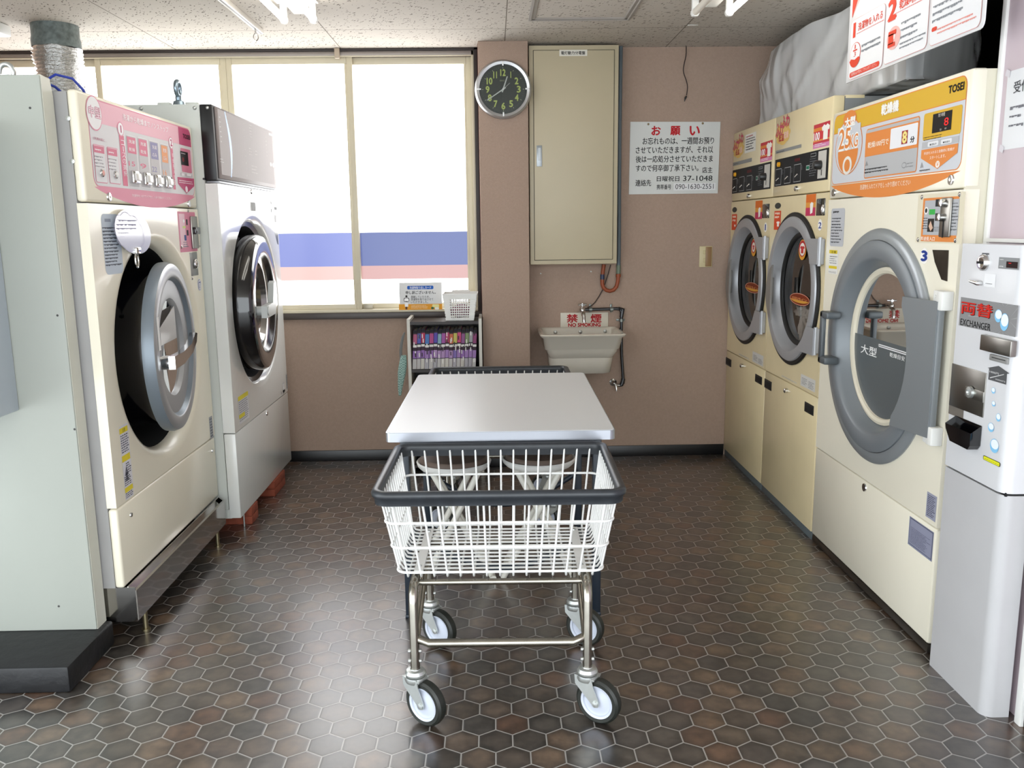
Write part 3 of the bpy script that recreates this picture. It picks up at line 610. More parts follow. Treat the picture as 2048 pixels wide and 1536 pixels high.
# laundry lying in the drum of dryer 2
from mathutils import noise as NZ
def cloth_lump(mb, c, r, sq, seed, amp=.35):
    bm = bmesh.new(); bmesh.ops.create_icosphere(bm, subdivisions=4, radius=1)
    for v in bm.verts:
        d = v.co.normalized(); n = NZ.fractal(d * 2.2 + Vector((seed, seed, 0)), 1.0, 2.0, 3) + .5 * abs(NZ.noise(d * 4 + Vector((seed, 0, 0))))
        q = d * r * (1 + amp * n); v.co = Vector((q.x * sq[0], q.y * sq[1], q.z * sq[2])) + Vector(c)
    return mb.frombm(bm)
lm = MB(); cloth_lump(lm, (1.372, 3.79, .845), .045, (.4, .8, 1.25), 2.1, .5); cloth_lump(lm, (1.372, 3.80, .91), .036, (.4, 2.1, .6), 5.3, .7); cloth_lump(lm, (1.40, 3.73, .86), .058, (.5, 1.2, .9), 8.3, .5)
tag(lm.build('laundry', M('white_laundry', 'F2F1EC', .9, bump=.4, bscale=30), smooth=180), 'white laundry heaped behind the glass of dryer 2', 'laundry')
# ---- large dryer 3
D3 = thing('coin_dryer', 'large cream coin dryer 3 with yellow and orange header panel and slate grey porthole door', 'dryer', (XR, 2.9, 0))
ya, yb = 2.417, 3.392; zt, zh, zl, zb = 1.707, 1.388, .404, .036; yc, zc = 2.907, .88
b = MB(); b.box(1.306, 2.0, ya + .001, ya + .012, .04, zt - .003); b.box(1.345, 2.0, yb - .012, yb, .03, zt - .003); ja, jb = ya + .0125, yb - .0125; b.box(1.346, 1.999, ja, jb, zt - .015, zt - .0035); b.box(1.98, 1.999, ja, jb, .045, zt - .016); b.box(1.346, 1.36, ja, jb, zl - .02, zl + .02); b.box(1.346, 1.36, ja, jb, zh - .02, zh + .02); b.box(1.346, 1.97, ja, jb, .031, .04); b.build('body', M('pale_side_panel', 'D8D3C0', .4, var=.04), D3)
b = MB(); b.box(XR, 1.345, ya, yb, zh + .002, zt, .008); b.build('control_panel', cream_light, D3)
b = MB(); holeplate(b, (XR, 0, 0), (0, -1, 0), (0, 0, 1), -yb, -ya, zl + .002, zh - .002, (-yc, zc), [(.3, 0), (.3, .06), (.25, .07), (.25, .42), (.001, .42)], .045, mis=[0, 0, 0, 0, 1, 1]); b.build('front_panel', [cream_light, M('perforated_drum', '4A4846', .45, metal=.7, var=.3, vscale=120)], D3)
b = MB(); b.box(XR, 1.345, ya, yb, zb + .0, zl - .002, .008); b.build('lower_panel', cream_light, D3)
b = MB(); b.box(1.304, 1.6, ya + .006, yb - .002, 0.004, zb - .004, .002); b.build('kick_plate', M('dark_steel_kick', '5E5A54', .3, metal=.9), D3)
b = MB(); b.lathe([(.3, 0), (.399, 0), (.4, .005), (.394, .011), (.374, .014), (.362, .014)], (XR, yc, zc), RA, 96); b.build('door_flange', M('light_slate_rim', '9CA2A6', .3, metal=.4), D3)
b = MB(); b.lathe([(.355, .004), (.361, .01), (.36, .018), (.352, .022), (.306, .022), (.298, .018), (.29, .006), (.276, -.022), (.269, -.034), (.25, -.037)], (XR, yc, zc), RA, 96); door3 = b.build('door', grey_ring, D3)
b = MB(); b.lathe([(.272, -.034), (.27, -.025), (.26, -.022), (.25, -.026), (.247, -.036)], (XR, yc, zc), RA, 80); b.build('seal_ring', M('cream_gasket', 'DDD6C2', .45), door3)
b = MB(); b.lathe([(.255, -.034), (.1, -.034), (.0, -.034)], (XR, yc, zc), RA, 80); b.build('glass', glass_mat('dark_door_glass', '4A4846', .13), door3)
# handle on the far edge
hb = MB(); hy0, hy1, hz0, hz1 = 3.165, 3.235, .777, .974
hb.box(1.228, 1.246, hy1 - .028, hy1, hz0, hz1, .006); hb.box(1.228, 1.283, hy0, hy1, hz1 - .026, hz1, .006); hb.box(1.228, 1.283, hy0, hy1, hz0, hz0 + .028, .006); hb.build('handle', M('dark_slate_handle', '4E5458', .35), door3)
# hinge plate with its edge cut round the glass
hp = []
for i in range(15):
    a = math.radians(-48 + 96 * i / 14); hp.append((.303 * math.cos(a), .29 * math.sin(a)))
hp = [(.222, -.222)] + [p for p in hp if p[1] > -.205 and p[1] < .19] + [(.252, .193), (.468, .195), (.466, -.205)]
b = MB(); b.prism([(-yc + p[0], zc + p[1]) for p in hp], (XR - .03, 0, 0), (0, -1, 0), (0, 0, 1), .007); b.box(XR - .034, XR - .016, yc - .472, yc - .464, zc - .2, zc + .19, .002); b.build('hinge_plate', M('slate_hinge_plate', '82878A', .4, metal=.2), door3)
for zz in (zc + .17, zc - .225):
    b = MB(); b.box(XR - .036, XR - .0005, yc - .487, yc - .455, zz, zz + .055, .004); b.box(XR - .03, XR - .0005, yc - .457, yc - .425, zz + (.022 if zz > zc else -.0), zz + (.055 if zz > zc else .03), .003)
    b.lathe([(.005, 0), (.005, .002), (0, .002)], (XR - .0305, yc - .44, zz + (.038 if zz > zc else .015)), RA, 10); b.build('hinge_block', white_plastic, door3)
B4 = (1650, 140, 5.851); B5 = (1640, 370, 2.792); B7 = (1620, 880, 2.56)
A = Art('X', XR, -1, B4); OR, GO, GR, WH = 'E08A45', 'D9AE38', 'C9CBD2', 'F4F3EF'
A.R((118, 545), (1592, 1165), OR, 0, .03); 
u0, u1, v0, v1 = A.box((118, 545), (1592, 1165)); vg = A.uv((105, 752))[1]
A.poly(rpath(u0 + .003, u1 - .003, v0 + .003, v1 - .003, .028, 5), 'CDD0D6', 1)
A.poly([p for p in rpath(u0 + .003, u1 - .003, v0 - .3, v1 - .003, .028, 5) if p[1] > vg] + [(u0 + .003, vg), (u1 - .003, vg)], GO, 2)
A.poly([(u0, vg - .0025), (u1, vg - .0025), (u1, vg), (u0, vg)], OR, 2)
A.poly([(u0 + (u1 - u0) * s, v0 - .003 - (.056 * math.sin(math.pi * min(1, s * 1.02)) ** .75 if s < .98 else 0)) for s in [i / 24 for i in range(25)]], OR, 1)
A.T('洗濯物を入れてドアをしっかり閉めてください', (415, 1345), (1000, 1345), 'F6E2CC', 2, .01)
A.E((640, 455), (905, 450), OR, 3); A.T('乾燥機', (672, 408), (865, 475), WH, 5, .05)
A.T('TOSEI', (1458, 190), (1632, 225), '17150F', 4, .04)
A.E((128, 560), (440, 1225), OR, 3); A.E((134, 575), (434, 1212), 'CDD0D6', 4); A.E((222, 470), (374, 668), OR, 5); A.T('大型', (245, 570), (358, 640), WH, 6, .05)
A.E((160, 700), (392, 1210), OR, 5)
uu0, uu1, vv0, vv1 = A.box((160, 700), (392, 1210)); A.poly([(uu0, vv1 - (vv1 - vv0) * .48), (uu1, vv1 - (vv1 - vv0) * .48), (uu1, vv1 + .004), (uu0, vv1 + .004)], 'CDD0D6', 6)
A.T('25', (180, 705), (300, 905), WH, 7, .09); A.T('25', (180, 705), (300, 905), OR, 8, .02); A.T('KG', (305, 762), (390, 890), WH, 7, .09); A.T('KG', (305, 762), (390, 890), OR, 8, .02)
A.E((215, 1010), (320, 1225), 'E8E4DC', 7); A.E((235, 1045), (300, 1190), OR, 8)
A.F((492, 695), (1075, 1195), OR, 3, .012, .004, 'B6B7B9'); A.R((488, 745), (1090, 905), OR, 5); A.R((780, 690), (1083, 868), 'E9EAEE', 6, .004); A.T('乾燥100円で', (512, 848), (750, 868), 'F6EAD8', 6, .02)
A.R((912, 716), (972, 858), '9C2E30', 7); A.T('8', (924, 728), (962, 846), 'F0DF8A', 8, .045); A.T('分', (1010, 782), (1054, 842), '222222', 7, .04)
A.L((472, 1152), (760, 1182), '3A3A3C', 2, 5, .5, .15); A.P([(475, 1125), (495, 1062), (512, 1115)], '8E8E90', 5); A.E((905, 1078), (960, 1150), '8E8E90', 5); A.E((910, 1088), (955, 1140), 'B6B7B9', 6); A.L((962, 1080), (1055, 1140), '8A8B8D', 2, 5, .4, .2)
A.R((1168, 516), (1592, 742), GO, 3, .008); A.R((1274, 520), (1482, 696), '120E0C', 5); A.T('残り時間', (1338, 510), (1412, 535), 'D8D4CC', 6); A.T('8', (1408, 562), (1452, 642), 'FF2A2A', 6, .01); A.T('分', (1352, 686), (1372, 708), 'CFCBC2', 6); A.T('秒', (1410, 674), (1432, 692), 'CFCBC2', 6); A.L((1162, 785), (1405, 790), '5A4A1E', 2, 5, .4, .2)
A.R((1145, 850), (1572, 845), 'B8B9BC', 4); A.R((1212, 846), (1332, 880), 'E4E5E8', 5, .004); A.T('●運転中', (1235, 862), (1312, 875), '3A3A3A', 6); A.R((1366, 818), (1490, 850), 'E4E5E8', 5, .004); A.T('●乾燥中', (1390, 835), (1470, 845), '3A3A3A', 6)
A.P([(1135, 938), (1567, 856), (1556, 968), (1320, 1157), (1128, 1035)], OR, 4); A.T('料金を入れると自動的に乾燥が', (1170, 962), (1522, 938), 'FBEBDD', 6, .01); A.T('スタートします。', (1235, 1010), (1420, 1020), 'FBEBDD', 6, .01); A.E((1300, 1062), (1350, 1145), 'F2ECE4', 5); A.T('￥', (1312, 1080), (1338, 1125), OR, 6)
A.P([(1118, 1150), (1138, 1078), (1155, 1138)], '9A9A9C', 4); A.L((1112, 1165), (1245, 1182), '6A6A6C', 1, 4, .6, .2)
A.cr(*B5)
A.R((66, 132), (130, 345), 'BDBFC4', 1, .012); A.L((76, 142), (122, 162), '3E4044', 1, 2); A.L((68, 180), (126, 330), '55575C', 9, 2, .45); A.R((54, 362), (98, 500), 'E9E8E3', 1); A.R((54, 362), (98, 385), 'E3CB3A', 2); A.T('注意', (64, 366), (92, 382), '3A3416', 3); A.L((56, 392), (96, 445), '77787C', 4, 2, .4); A.R((51, 449), (95, 470), 'E3CB3A', 2); A.L((50, 478), (92, 496), '77787C', 2, 2, .4)
A.R((552, 55), (792, 330), 'DED6BE', 1, .004); A.R((580, 75), (760, 320), OR, 2, .004); A.R((590, 88), (766, 282), 'B4B6BA', 3); A.T('料金投入口', (567, 287), (642, 312), 'FBEBDD', 4, .03); A.E((585, 122), (608, 165), 'E6E6E2', 4); A.E((590, 130), (603, 156), '2A2A2C', 5); A.R((614, 136), (645, 165), '3DB04E', 4); A.R((606, 188), (636, 262), '2A2420', 4); A.P([(610, 230), (622, 200), (634, 240), (620, 258)], 'D8B49C', 5); A.L((580, 180), (604, 250), '3E3E40', 5, 4, .45); A.R((650, 80), (668, 120), '26272A', 4); A.R((648, 158), (666, 200), '26272A', 4); A.L((740, 95), (770, 260), '5C5E62', 9, 4, .4); A.L((640, 232), (680, 262), '55575A', 3, 4, .4)
A.E((562, 352), (606, 440), 'F4F2EE', 1); A.T('3', (571, 368), (596, 424), '1F3A8C', 2, .05)
A.cr(*B7)
A.R((512, 388), (624, 625), '8F93A8', 1); A.F((516, 395), (622, 615), '5A5E74', 2, .001, .0025, '9396AC'); A.T('注意', (530, 408), (560, 425), '3A3C50', 4); A.L((520, 440), (618, 600), '50536A', 11, 4, .38); A.R((602, 262), (642, 422), '9EA0B2', 1); A.L((606, 275), (638, 410), '3E4158', 12, 2, .5)
A.build('printed_graphics', D3, split=.006)
p5 = lambda x, y, X=XR, c=B5: px(x / c[2] + c[0], y / c[2] + c[1], X)
p0, p1 = p5(690, 72), p5(732, 292); b = MB(); b.box(XR - .008, XR - .0015, p0[1], p1[1], p1[2], p0[2], .003); cm = b.build('coin_mechanism', steel, D3)
for q in ((708, 100), (697, 180)): c_ = p5(*q); b = MB(); b.lathe([(.012, 0), (.011, .012), (0, .014)], (XR - .008, c_[1], c_[2]), RA, 16); b.build('coin_knob', chrome, cm)
c_ = p5(702, 245); b = MB(); b.box(XR - .0095, XR - .0075, c_[1] - .002, c_[1] + .002, c_[2] - .025, c_[2] + .025); b.build('coin_slot', void, cm)
b = MB(); b.prism([(-p5(*q)[1], p5(*q)[2]) for q in ((632, 362), (720, 364), (712, 538), (682, 528), (645, 430))][::-1], (XR + .012, 0, 0), (0, -1, 0), (0, 0, 1), .0145); b.build('coin_return', M('dark_steel_recess', '4C4740', .2, metal=.9, var=.4, vscale=25), D3)
sb = MB()
for q in ((572, 68), (782, 52), (550, 305), (758, 310)): sb = MB(); screw(sb, p5(*q), RA, .007); sb.build('screw', chrome, D3)
for q, c in (((105, 1435), B4), ((1480, 1285), B4), ((280, 243), B7)):
    b = MB(); b.lathe([(.015, 0), (.014, .004), (.01, .005), (0, .003)], px(q[0] / c[2] + c[0], q[1] / c[2] + c[1], XR), RA, 20); b.build('lock', chrome, D3)
# film and lettering on the glass of door 3
G = Art('X', XR + .0338, -1, B5); zf = .5 * (G.uv((218, 842))[1] + G.uv((512, 905))[1]); n = 40; rr = .249
a0 = math.asin((zf - zc) / rr); film = [(-yc + rr * math.cos(a), zc + rr * math.sin(a)) for a in [math.pi - a0 + (math.pi + 2 * a0) * i / n for i in range(n + 1)]]
G.poly(film, M('grey_glass_film', '5B6164', .25), 0); G.T('大型', (232, 885), (316, 965), 'E8EAEA', 2, .02); G.T('乾燥目安', (392, 933), (474, 985), 'E8EAEA', 2, .01); ul = G.uv((327, 895))[0]; G.poly(rpath(ul, -yc + .228, G.uv((327, 902))[1], G.uv((327, 886))[1], .006, 4), 'E8EAEA', 2)
G.build('glass_print', door3)
# ---- coin changer
CX = 1.28; cy0, cy1 = 2.078, 2.362
CH = thing('coin_changer', 'pale grey money changer cabinet standing beside the large dryer', 'changer', (CX + .04, 2.22, 0))
def slab(z0, z1, x0, mt, name):
    pts = [(cy1, 1.352)] + [(cy1, x0)] + [(cy0 + .03 - .03 * math.sin(a), x0 + .03 - .03 * math.cos(a)) for a in [i * math.pi / 16 for i in range(9)]] + [(cy0, 1.352)]
    b = MB(); n = len(pts); b.add([(x, y, z0) for y, x in pts] + [(x, y, z1) for y, x in pts], [list(range(n)), list(range(n, 2 * n))[::-1]] + [[i, (i + 1) % n, n + (i + 1) % n, n + i] for i in range(n)]); return b.build(name, mt, CH)
slab(.0, .612, CX + .002, M('pale_grey_enamel', 'BFBFC1', .4, var=.03), 'base_cabinet'); slab(.618, 1.24, CX, M('white_grey_enamel', 'D6D7DA', .28, coat=.3), 'front_unit'); b = MB(); b.box(CX + .01, 1.35, cy0 + .005, cy1 - .005, .61, .62); b.build('joint', void, CH)
B6 = (1860, 470, 3.133); p6 = lambda x, y, X=CX: px(x / B6[2] + B6[0], y / B6[2] + B6[1], X)
A = Art('X', CX, -1, B6)
A.R((195, 388), (535, 640), '8A8A8B', 0); u0, u1, v0, v1 = A.box((195, 388), (535, 640)); cx_, cv_ = u0 + (u1 - u0) * .78, v0 + (v1 - v0) * .5
for i in range(40):
    a = 2 * math.pi * i / 40 + .05; q = [(cx_ + r_ * math.cos(a + s), cv_ + r_ * math.sin(a + s)) for r_, s in ((.03, 0), (.16, -.012), (.16, .012))]
    q = [(min(max(x, u0), u1), min(max(y, v0), v1)) for x, y in q]; A.poly(q, '9C9C9D', 1)
A.T('両替', (205, 413), (392, 528), '3A1010', 2, .03); A.T('両替', (203, 411), (389, 524), 'C8281E', 3, .03); A.T('EXCHANGER', (195, 522), (380, 602), '161616', 3, 0)
for a_, b_ in (((408, 465), (455, 548)), ((442, 490), (496, 602)), ((388, 955), (412, 995)), ((390, 1040), (413, 1075)), ((416, 1118), (446, 1170)), ((366, 1175), (404, 1236)), ((378, 1275), (434, 1368))):
    A.E(a_, b_, '86C4EA', 3); (x0, y0), (x1, y1) = a_, b_; A.E((x0 + (x1 - x0) * .12, y0 + (y1 - y0) * .05), (x1, y1 - (y1 - y0) * .25), 'EAF3FA', 4)
A.R((435, 138), (556, 220), '8C8E90', 1); A.R((482, 165), (550, 210), '241010', 2); A.R((496, 174), (512, 180), 'D8282A', 3); A.L((440, 150), (475, 160), 'D8D8D8', 1, 2); A.L((438, 190), (470, 205), 'D8D8D8', 1, 2); A.R((328, 112), (372, 124), '55565A', 1); A.R((345, 240), (408, 330), 'EDEEF0', 1); A.L((350, 300), (395, 312), '55565A', 1, 2)
A.P([(362, 832), (432, 820), (500, 868), (484, 870), (478, 938), (366, 905), (372, 836)], '565759', 1); A.T('1000円', (377, 848), (432, 878), 'DADADA', 2); A.T('2000円', (412, 898), (472, 925), 'DADADA', 2); A.P([(378, 892), (466, 872), (466, 876), (378, 897)], 'DADADA', 2)
A.R((336, 1378), (440, 1456), '2A2A10', 1, .004); A.R((339, 1383), (437, 1452), 'DFE02E', 2, .003); A.T('盗難防止装置付', (344, 1398), (433, 1442), '1E1E10', 3, .03)
A.R((142, 802), (208, 1155), '6E6861', 1); A.build('printed_graphics', CH, split=.006)
b = MB(); c_ = p6(343, 172); b.lathe([(.022, 0), (.021, .008), (.017, .012), (.004, .012), (0, .01)], c_, RA, 28); b.box(CX - .0135, CX - .011, c_[1] - .015, c_[1] + .015, c_[2] - .003, c_[2] + .003, 0, 1); b.build('coin_inlet', [chrome, void], CH)
c_ = p6(325, 302); b = MB(); b.tube([c_, c_ + np.array([-.012, .0, 0]), c_ + np.array([-.016, .03, .004])], [.006, .006, .0035], 10); b.build('return_lever', chrome, CH)
p0, p1 = p6(350, 622), p6(534, 766); b = MB(); b.box(CX - .014, CX + .002, p0[1], p1[1], p1[2], p0[2], .002); b.build('bill_flap', steel, CH)
p0, p1 = p6(386, 744), p6(494, 812); b = MB(); b.box(CX - .006, CX + .01, p0[1], p1[1], p1[2], p0[2], .002); b.box(CX - .0065, CX - .005, p0[1] - .012, p1[1] + .006, p1[2] + .008, p0[2] - .006, 0, 1); b.build('bill_slot', [M('grey_slot', '8A8A88', .4), void], CH)
p0, p1 = p6(145, 803), p6(335, 1145); b = MB(); b.box(CX - .003, CX + .002, p0[1], p1[1], p1[2], p0[2], .001); b.box(CX - .006, CX - .002, p0[1] - .08, p1[1], p1[2] + .04, p0[2] - .05, .001); rc = b.build('coin_return', steel, CH)
c_ = p6(270, 985); b = MB(); b.lathe([(.016, 0), (.015, .007), (.008, .008), (.006, .004), (0, .004)], (CX - .006, c_[1], c_[2]), RA, 22); b.build('lock', zinc, rc)
k0, k1 = p6(162, 1175), p6(316, 1345); b = MB(); W_ = [(k0[1], k0[2]), (k0[1] - .004, k1[2] + .03), (k0[1] - .03, k1[2]), (k1[1] + .01, k1[2] - .002), (k1[1], k1[2] + .01), (k1[1], k0[2])]
n = len(W_); ou = [(CX - .03, y, z) for y, z in W_]; inn = [(CX - .002, y, z + (0 if i not in (0, 5) else .02)) for i, (y, z) in enumerate(W_)]
b.add(ou + inn, [list(range(n))] + [[i, i + 1, n + i + 1, n + i] for i in range(n - 1)]); b.add(inn, [list(range(n))]); b.build('coin_cup', gloss_black, CH)
# ---- notice paper on the mauve board and the sign hanging over the dryers
A = Art('X', 1.372, -1, (1900, 0, 2.953)); A.gap = .0008
u0 = A.uv((345, 425))[0]; v1 = A.uv((345, 425))[1]; v0 = A.uv((325, 885))[1]; A.poly([(u0, v0), (u0 + .21, v0), (u0 + .21, v1), (u0, v1)], 'E2E3E6', 0)
A.Tuv('受付', u0 + .035, u0 + .1, v1 - .06, v1 - .03, '3A3A40', 2, .01); A.mb and A.L((362, 615), (437, 760), '6E6E76', 3, 2, .35)
for i, q in enumerate(((u0 + .006, v1 - .004), (u0 + .006, v0 + .004))): A.poly([(q[0] - .016, q[1] - .004), (q[0] + .004, q[1] - .012), (q[0] + .008, q[1] + .004), (q[0] - .01, q[1] + .012)], M('clear_tape', 'D9D4DC', .2), 2)
tag(A.build('paper_notice'), 'white paper notice taped to the mauve board above the money changer', 'notice')
SX = 1.25; BS = (1690, 0, 6.606)
HS = thing('hanging_sign', 'white instruction sign with red numerals hanging above the dryers', 'sign', (SX, 2.72, 1.78))
b = MB(); b.prism([(-p[0], p[1]) for p in [(3.159, 1.781), (3.159, 2.19), (2.292, 2.19)] + [(2.292 + .02 - .02 * math.cos(a), 1.781 + .02 - .02 * math.sin(a)) for a in (0, .5, 1, 1.57)]][::-1], (SX + .004, 0, 0), (0, -1, 0), (0, 0, 1), .004); b.build('board', M('white_sign_board', 'E9EAEC', .15, coat=.5), HS)
for yy in (3.0, 2.45): b = MB(); b.cyl((SX + .003, yy, 2.185), (SX + .003, yy, ZC), .003, seg=8); b.build('hanger', steel, HS)
A = Art('X', SX, -1, BS); A.gap = .0005; R_ = 'DC4A34'; PK = 'EFC4BE'; GY = '8A8E94'
zt_ = 2.185
u0, v0 = A.uv((98, 240)); A.poly([(u0, v0), (u0 + .09, v0 + .07), (u0 + .19, v0 + .115), (u0 + .4, v0 + .15), (u0 + .4, zt_), (u0, zt_)], PK, 0); A.poly([(u0, v0), (u0 + .05, v0 + .06), (u0 + .13, v0 + .105), (u0 + .13, zt_), (u0, zt_)], R_, 2)
for a_, b_ in (((92, 285), (497, 885)), ((560, 70), (1085, 630)), ((1165, -130), (1795, 345))):
    A.F(a_, b_, 'DFA8A2', 2, .02, .0015, 'E9EAEC')
A.T('1', (112, 318), (158, 485), R_, 5, .04); A.T('洗濯物を入れる', (188, 308), (508, 238), R_, 5, .02); A.T('2', (598, 22), (680, 232), R_, 5, .05); A.T('乾燥時間', (738, -30), (990, -10), R_, 5, .02)
for x0, y0, x1, y1 in ((165, 455, 520, 272), (672, 190, 1060, -10)):
    for i in range(30):
        x, y = x0 + (x1 - x0) * i / 29, y0 + (y1 - y0) * i / 29; u, v = A.uv((x, y)); A.poly([(u, v), (u + .003, v), (u + .003, v + .003), (u, v + .003)], R_, 5)
A.L((232, 578), (496, 590), GY, 2, 5, .5, .15); A.L((758, 270), (1078, 400), GY, 3, 5, .42, .4); A.L((735, 560), (1070, 520), GY, 2, 5, .45, .1); A.L((1180, 60), (1620, 130), GY, 3, 5, .42, .3); A.L((1235, 365), (1760, 245), 'E79A90', 2, 5, .45, .12); A.R((1160, 372), (1225, 398), R_, 5, .008)
A.E((80, 560), (215, 855), R_, 5); A.E((84, 568), (211, 847), 'E9EAEC', 6); A.T('1', (140, 595), (160, 640), R_, 7); A.R((122, 668), (176, 660), R_, 7); A.T('3', (132, 690), (156, 740), R_, 7)
u0, u1, v0, v1 = A.box((80, 560), (215, 855)); hh_ = v0 + (v1 - v0) * .34; ev = [((u0 + u1) / 2 + (u1 - u0) * .5 * math.cos(a), (v0 + v1) / 2 + (v1 - v0) * .5 * math.sin(a)) for a in [i * 2 * math.pi / 40 for i in range(40)]]; low = sorted([p for p in ev if p[1] < hh_], key=lambda p: p[0]); A.poly(low + [(u0 + (u1 - u0) * .8, hh_), (u0 + (u1 - u0) * .5, hh_ - .006), (u0 + (u1 - u0) * .2, hh_)], R_, 7)
A.R((72, 968), (462, 870), R_, 5, .012); A.T('洗濯物は必ず脱水してから入れてください。', (92, 968), (435, 868), 'F4D8D2', 7, .0)
A.E((568, 345), (742, 655), 'EDB8B2', 5); A.R((592, 430), (690, 440), R_, 7); A.R((592, 470), (650, 570), R_, 7); A.R((580, 590), (672, 600), R_, 7); A.E((655, 440), (680, 520), 'F2E2DE', 7)
A.build('printed_graphics', HS)
# ---- plastic covered unit on top of the dryers
BG = thing('wrapped_unit', 'grey unit wrapped in a wrinkled clear plastic bag on top of dryers 1 and 2', 'wrapped unit', (1.7, 3.95, 1.776))
b = MB(); b.box(1.52, 1.8, 3.7, 4.5, 1.79, 2.08, .02); b.build('metal_unit', M('slate_unit', '5C6468', .5), BG)
bm = bmesh.new(); bmesh.ops.create_cube(bm, size=1); bmesh.ops.subdivide_edges(bm, edges=bm.edges, cuts=60, use_grid_fill=True)
for v in bm.verts:
    x, y, z = v.co.x, v.co.y, v.co.z; q = Vector((1.72 + x * .58, 3.9 + y * 1.6, 1.98 + z * .39))
    far = max(0, y) * 2; near = max(0, -y) * 2
    q.x += (.1 * max(0, z) + .05 * max(0, -z)) * (1 if x < 0 else 0) * (.35 + .6 * near) ; q.y -= .09 * far * max(0, z + .1) + .05 * far * max(0, -z); q.z -= .05 * far * max(0, z)
    w_ = NZ.noise(Vector((q.y * 2.2 + q.z * 1.4, q.z * 1.6 - q.y, q.x * 2)))
    cr_ = max(0, 1 - abs(NZ.noise(Vector((q.y * 2.4 - q.z * 3.2, q.z * 1.2 + q.y * .5, 3)))) * 3.2) + .5 * max(0, 1 - abs(NZ.noise(Vector((q.y * 3 + q.z * 4, q.z * 1.4, 9)))) * 3)
    if z > -.49: q += Vector((-.05 * w_ - .02 * cr_, .02 * w_, .01 * w_ if z < .49 else -.015 * abs(w_)))
    q.x = 1.43 + (q.x - 1.43) * (1 - .88 * near ** 2.2) if q.x > 1.43 else q.x
    q.z = min(q.z, 2.195); v.co = q
bgm = bpy.data.materials.new('cloudy_plastic_sheet'); bgm.use_nodes = True; nt = bgm.node_tree; bs = nt.nodes['Principled BSDF']; bs.inputs['Base Color'].default_value = lin('DDDFE0'); bs.inputs['Roughness'].default_value = .14; bs.inputs['Alpha'].default_value = .8
tcb = nt.nodes.new('ShaderNodeTexCoord'); mpb = nt.nodes.new('ShaderNodeMapping'); mpb.inputs['Scale'].default_value = (4, 5, 2.2); mpb.inputs['Rotation'].default_value = (.7, .2, 0); nzb = nt.nodes.new('ShaderNodeTexNoise'); nzb.inputs['Scale'].default_value = 1.6; nzb.inputs['Detail'].default_value = 3; nzb.noise_type = 'RIDGED_MULTIFRACTAL'; bpb = nt.nodes.new('ShaderNodeBump'); bpb.inputs['Strength'].default_value = .9; bpb.inputs['Distance'].default_value = .045
nt.links.new(tcb.outputs['Object'], mpb.inputs['Vector']); nt.links.new(mpb.outputs[0], nzb.inputs['Vector']); nt.links.new(nzb.outputs[0], bpb.inputs['Height']); nt.links.new(bpb.outputs[0], bs.inputs['Normal'])
bs.inputs['Coat Weight'].default_value = .4; bs.inputs['Coat Roughness'].default_value = .1; bs.inputs['Coat Weight'].default_value = .4; MATS['cloudy_plastic_sheet'] = bgm
MB().frombm(bm).build('plastic_bag', bgm, BG, smooth=60)
# ================================================================== LEFT SIDE MACHINES (fronts facing +x)
LA = Vector((1, 0, 0))
pk = thing('plinth', 'black painted concrete plinth under the white equipment cabinet at the corner', 'plinth', (-1.9, 2.5, 0))
b = MB(); b.box(-2.6, -1.229, 2.306, 2.606, 0, .08, .008); b.build('block', M('black_painted_concrete', '17181B', .5, var=.35, vscale=9, bump=.8, bscale=22), pk)
cab = thing('equipment_cabinet', 'plain white steel cabinet on the black plinth, in front of the cream washer dryer', 'cabinet', (-1.9, 2.6, .08))
b = MB(); b.box(-2.4, -1.2505, 2.54, 2.602, .08, 1.729, .004); b.build('body', M('scuffed_white_steel', 'A4A8A0', .42, var=.07, vscale=1.6), cab)
b = MB(); b.prism([(0, 0), (.06, 0), (.06, 1.60), (.05, 1.645), (.0, 1.65)], (-1.2495, 2.545, .08), (0, 1, 0), (0, 0, 1), -.018); b.build('corner_strip', M('cream_white_edge', 'CFCFC2', .4, var=.05), cab)
b = MB(); b.tube([(-1.36 + .02 * math.cos(a), 2.58, 1.742 + .022 * math.sin(a)) for a in [i * math.pi / 8 for i in range(-2, 11)]], .007, 10); b.cyl((-1.36, 2.58, 1.728), (-1.36, 2.58, 1.734), .02); b.build('lifting_eye', zinc, cab)
b = MB()
for x, z in ((-1.285, 1.64), (-1.27, 1.06), (-1.255, .72), (-1.36, .16)): b.lathe([(.0035, 0), (.003, .001), (0, .001)], (x, 2.5399, z), (0, -1, 0), 10)
b.build('screw_hole', M('dark_pinhole', '3A3A38', .6), cab)
b = MB(); b.box(-1.75, -1.409, 1.9, 2.538, .781, 1.62, .004); tag(b.build('side_panel_box', M('pale_blue_grey_panel', 'B9C3CC', .4)), 'pale blue-grey panel box fixed against the front of the white cabinet', 'panel')
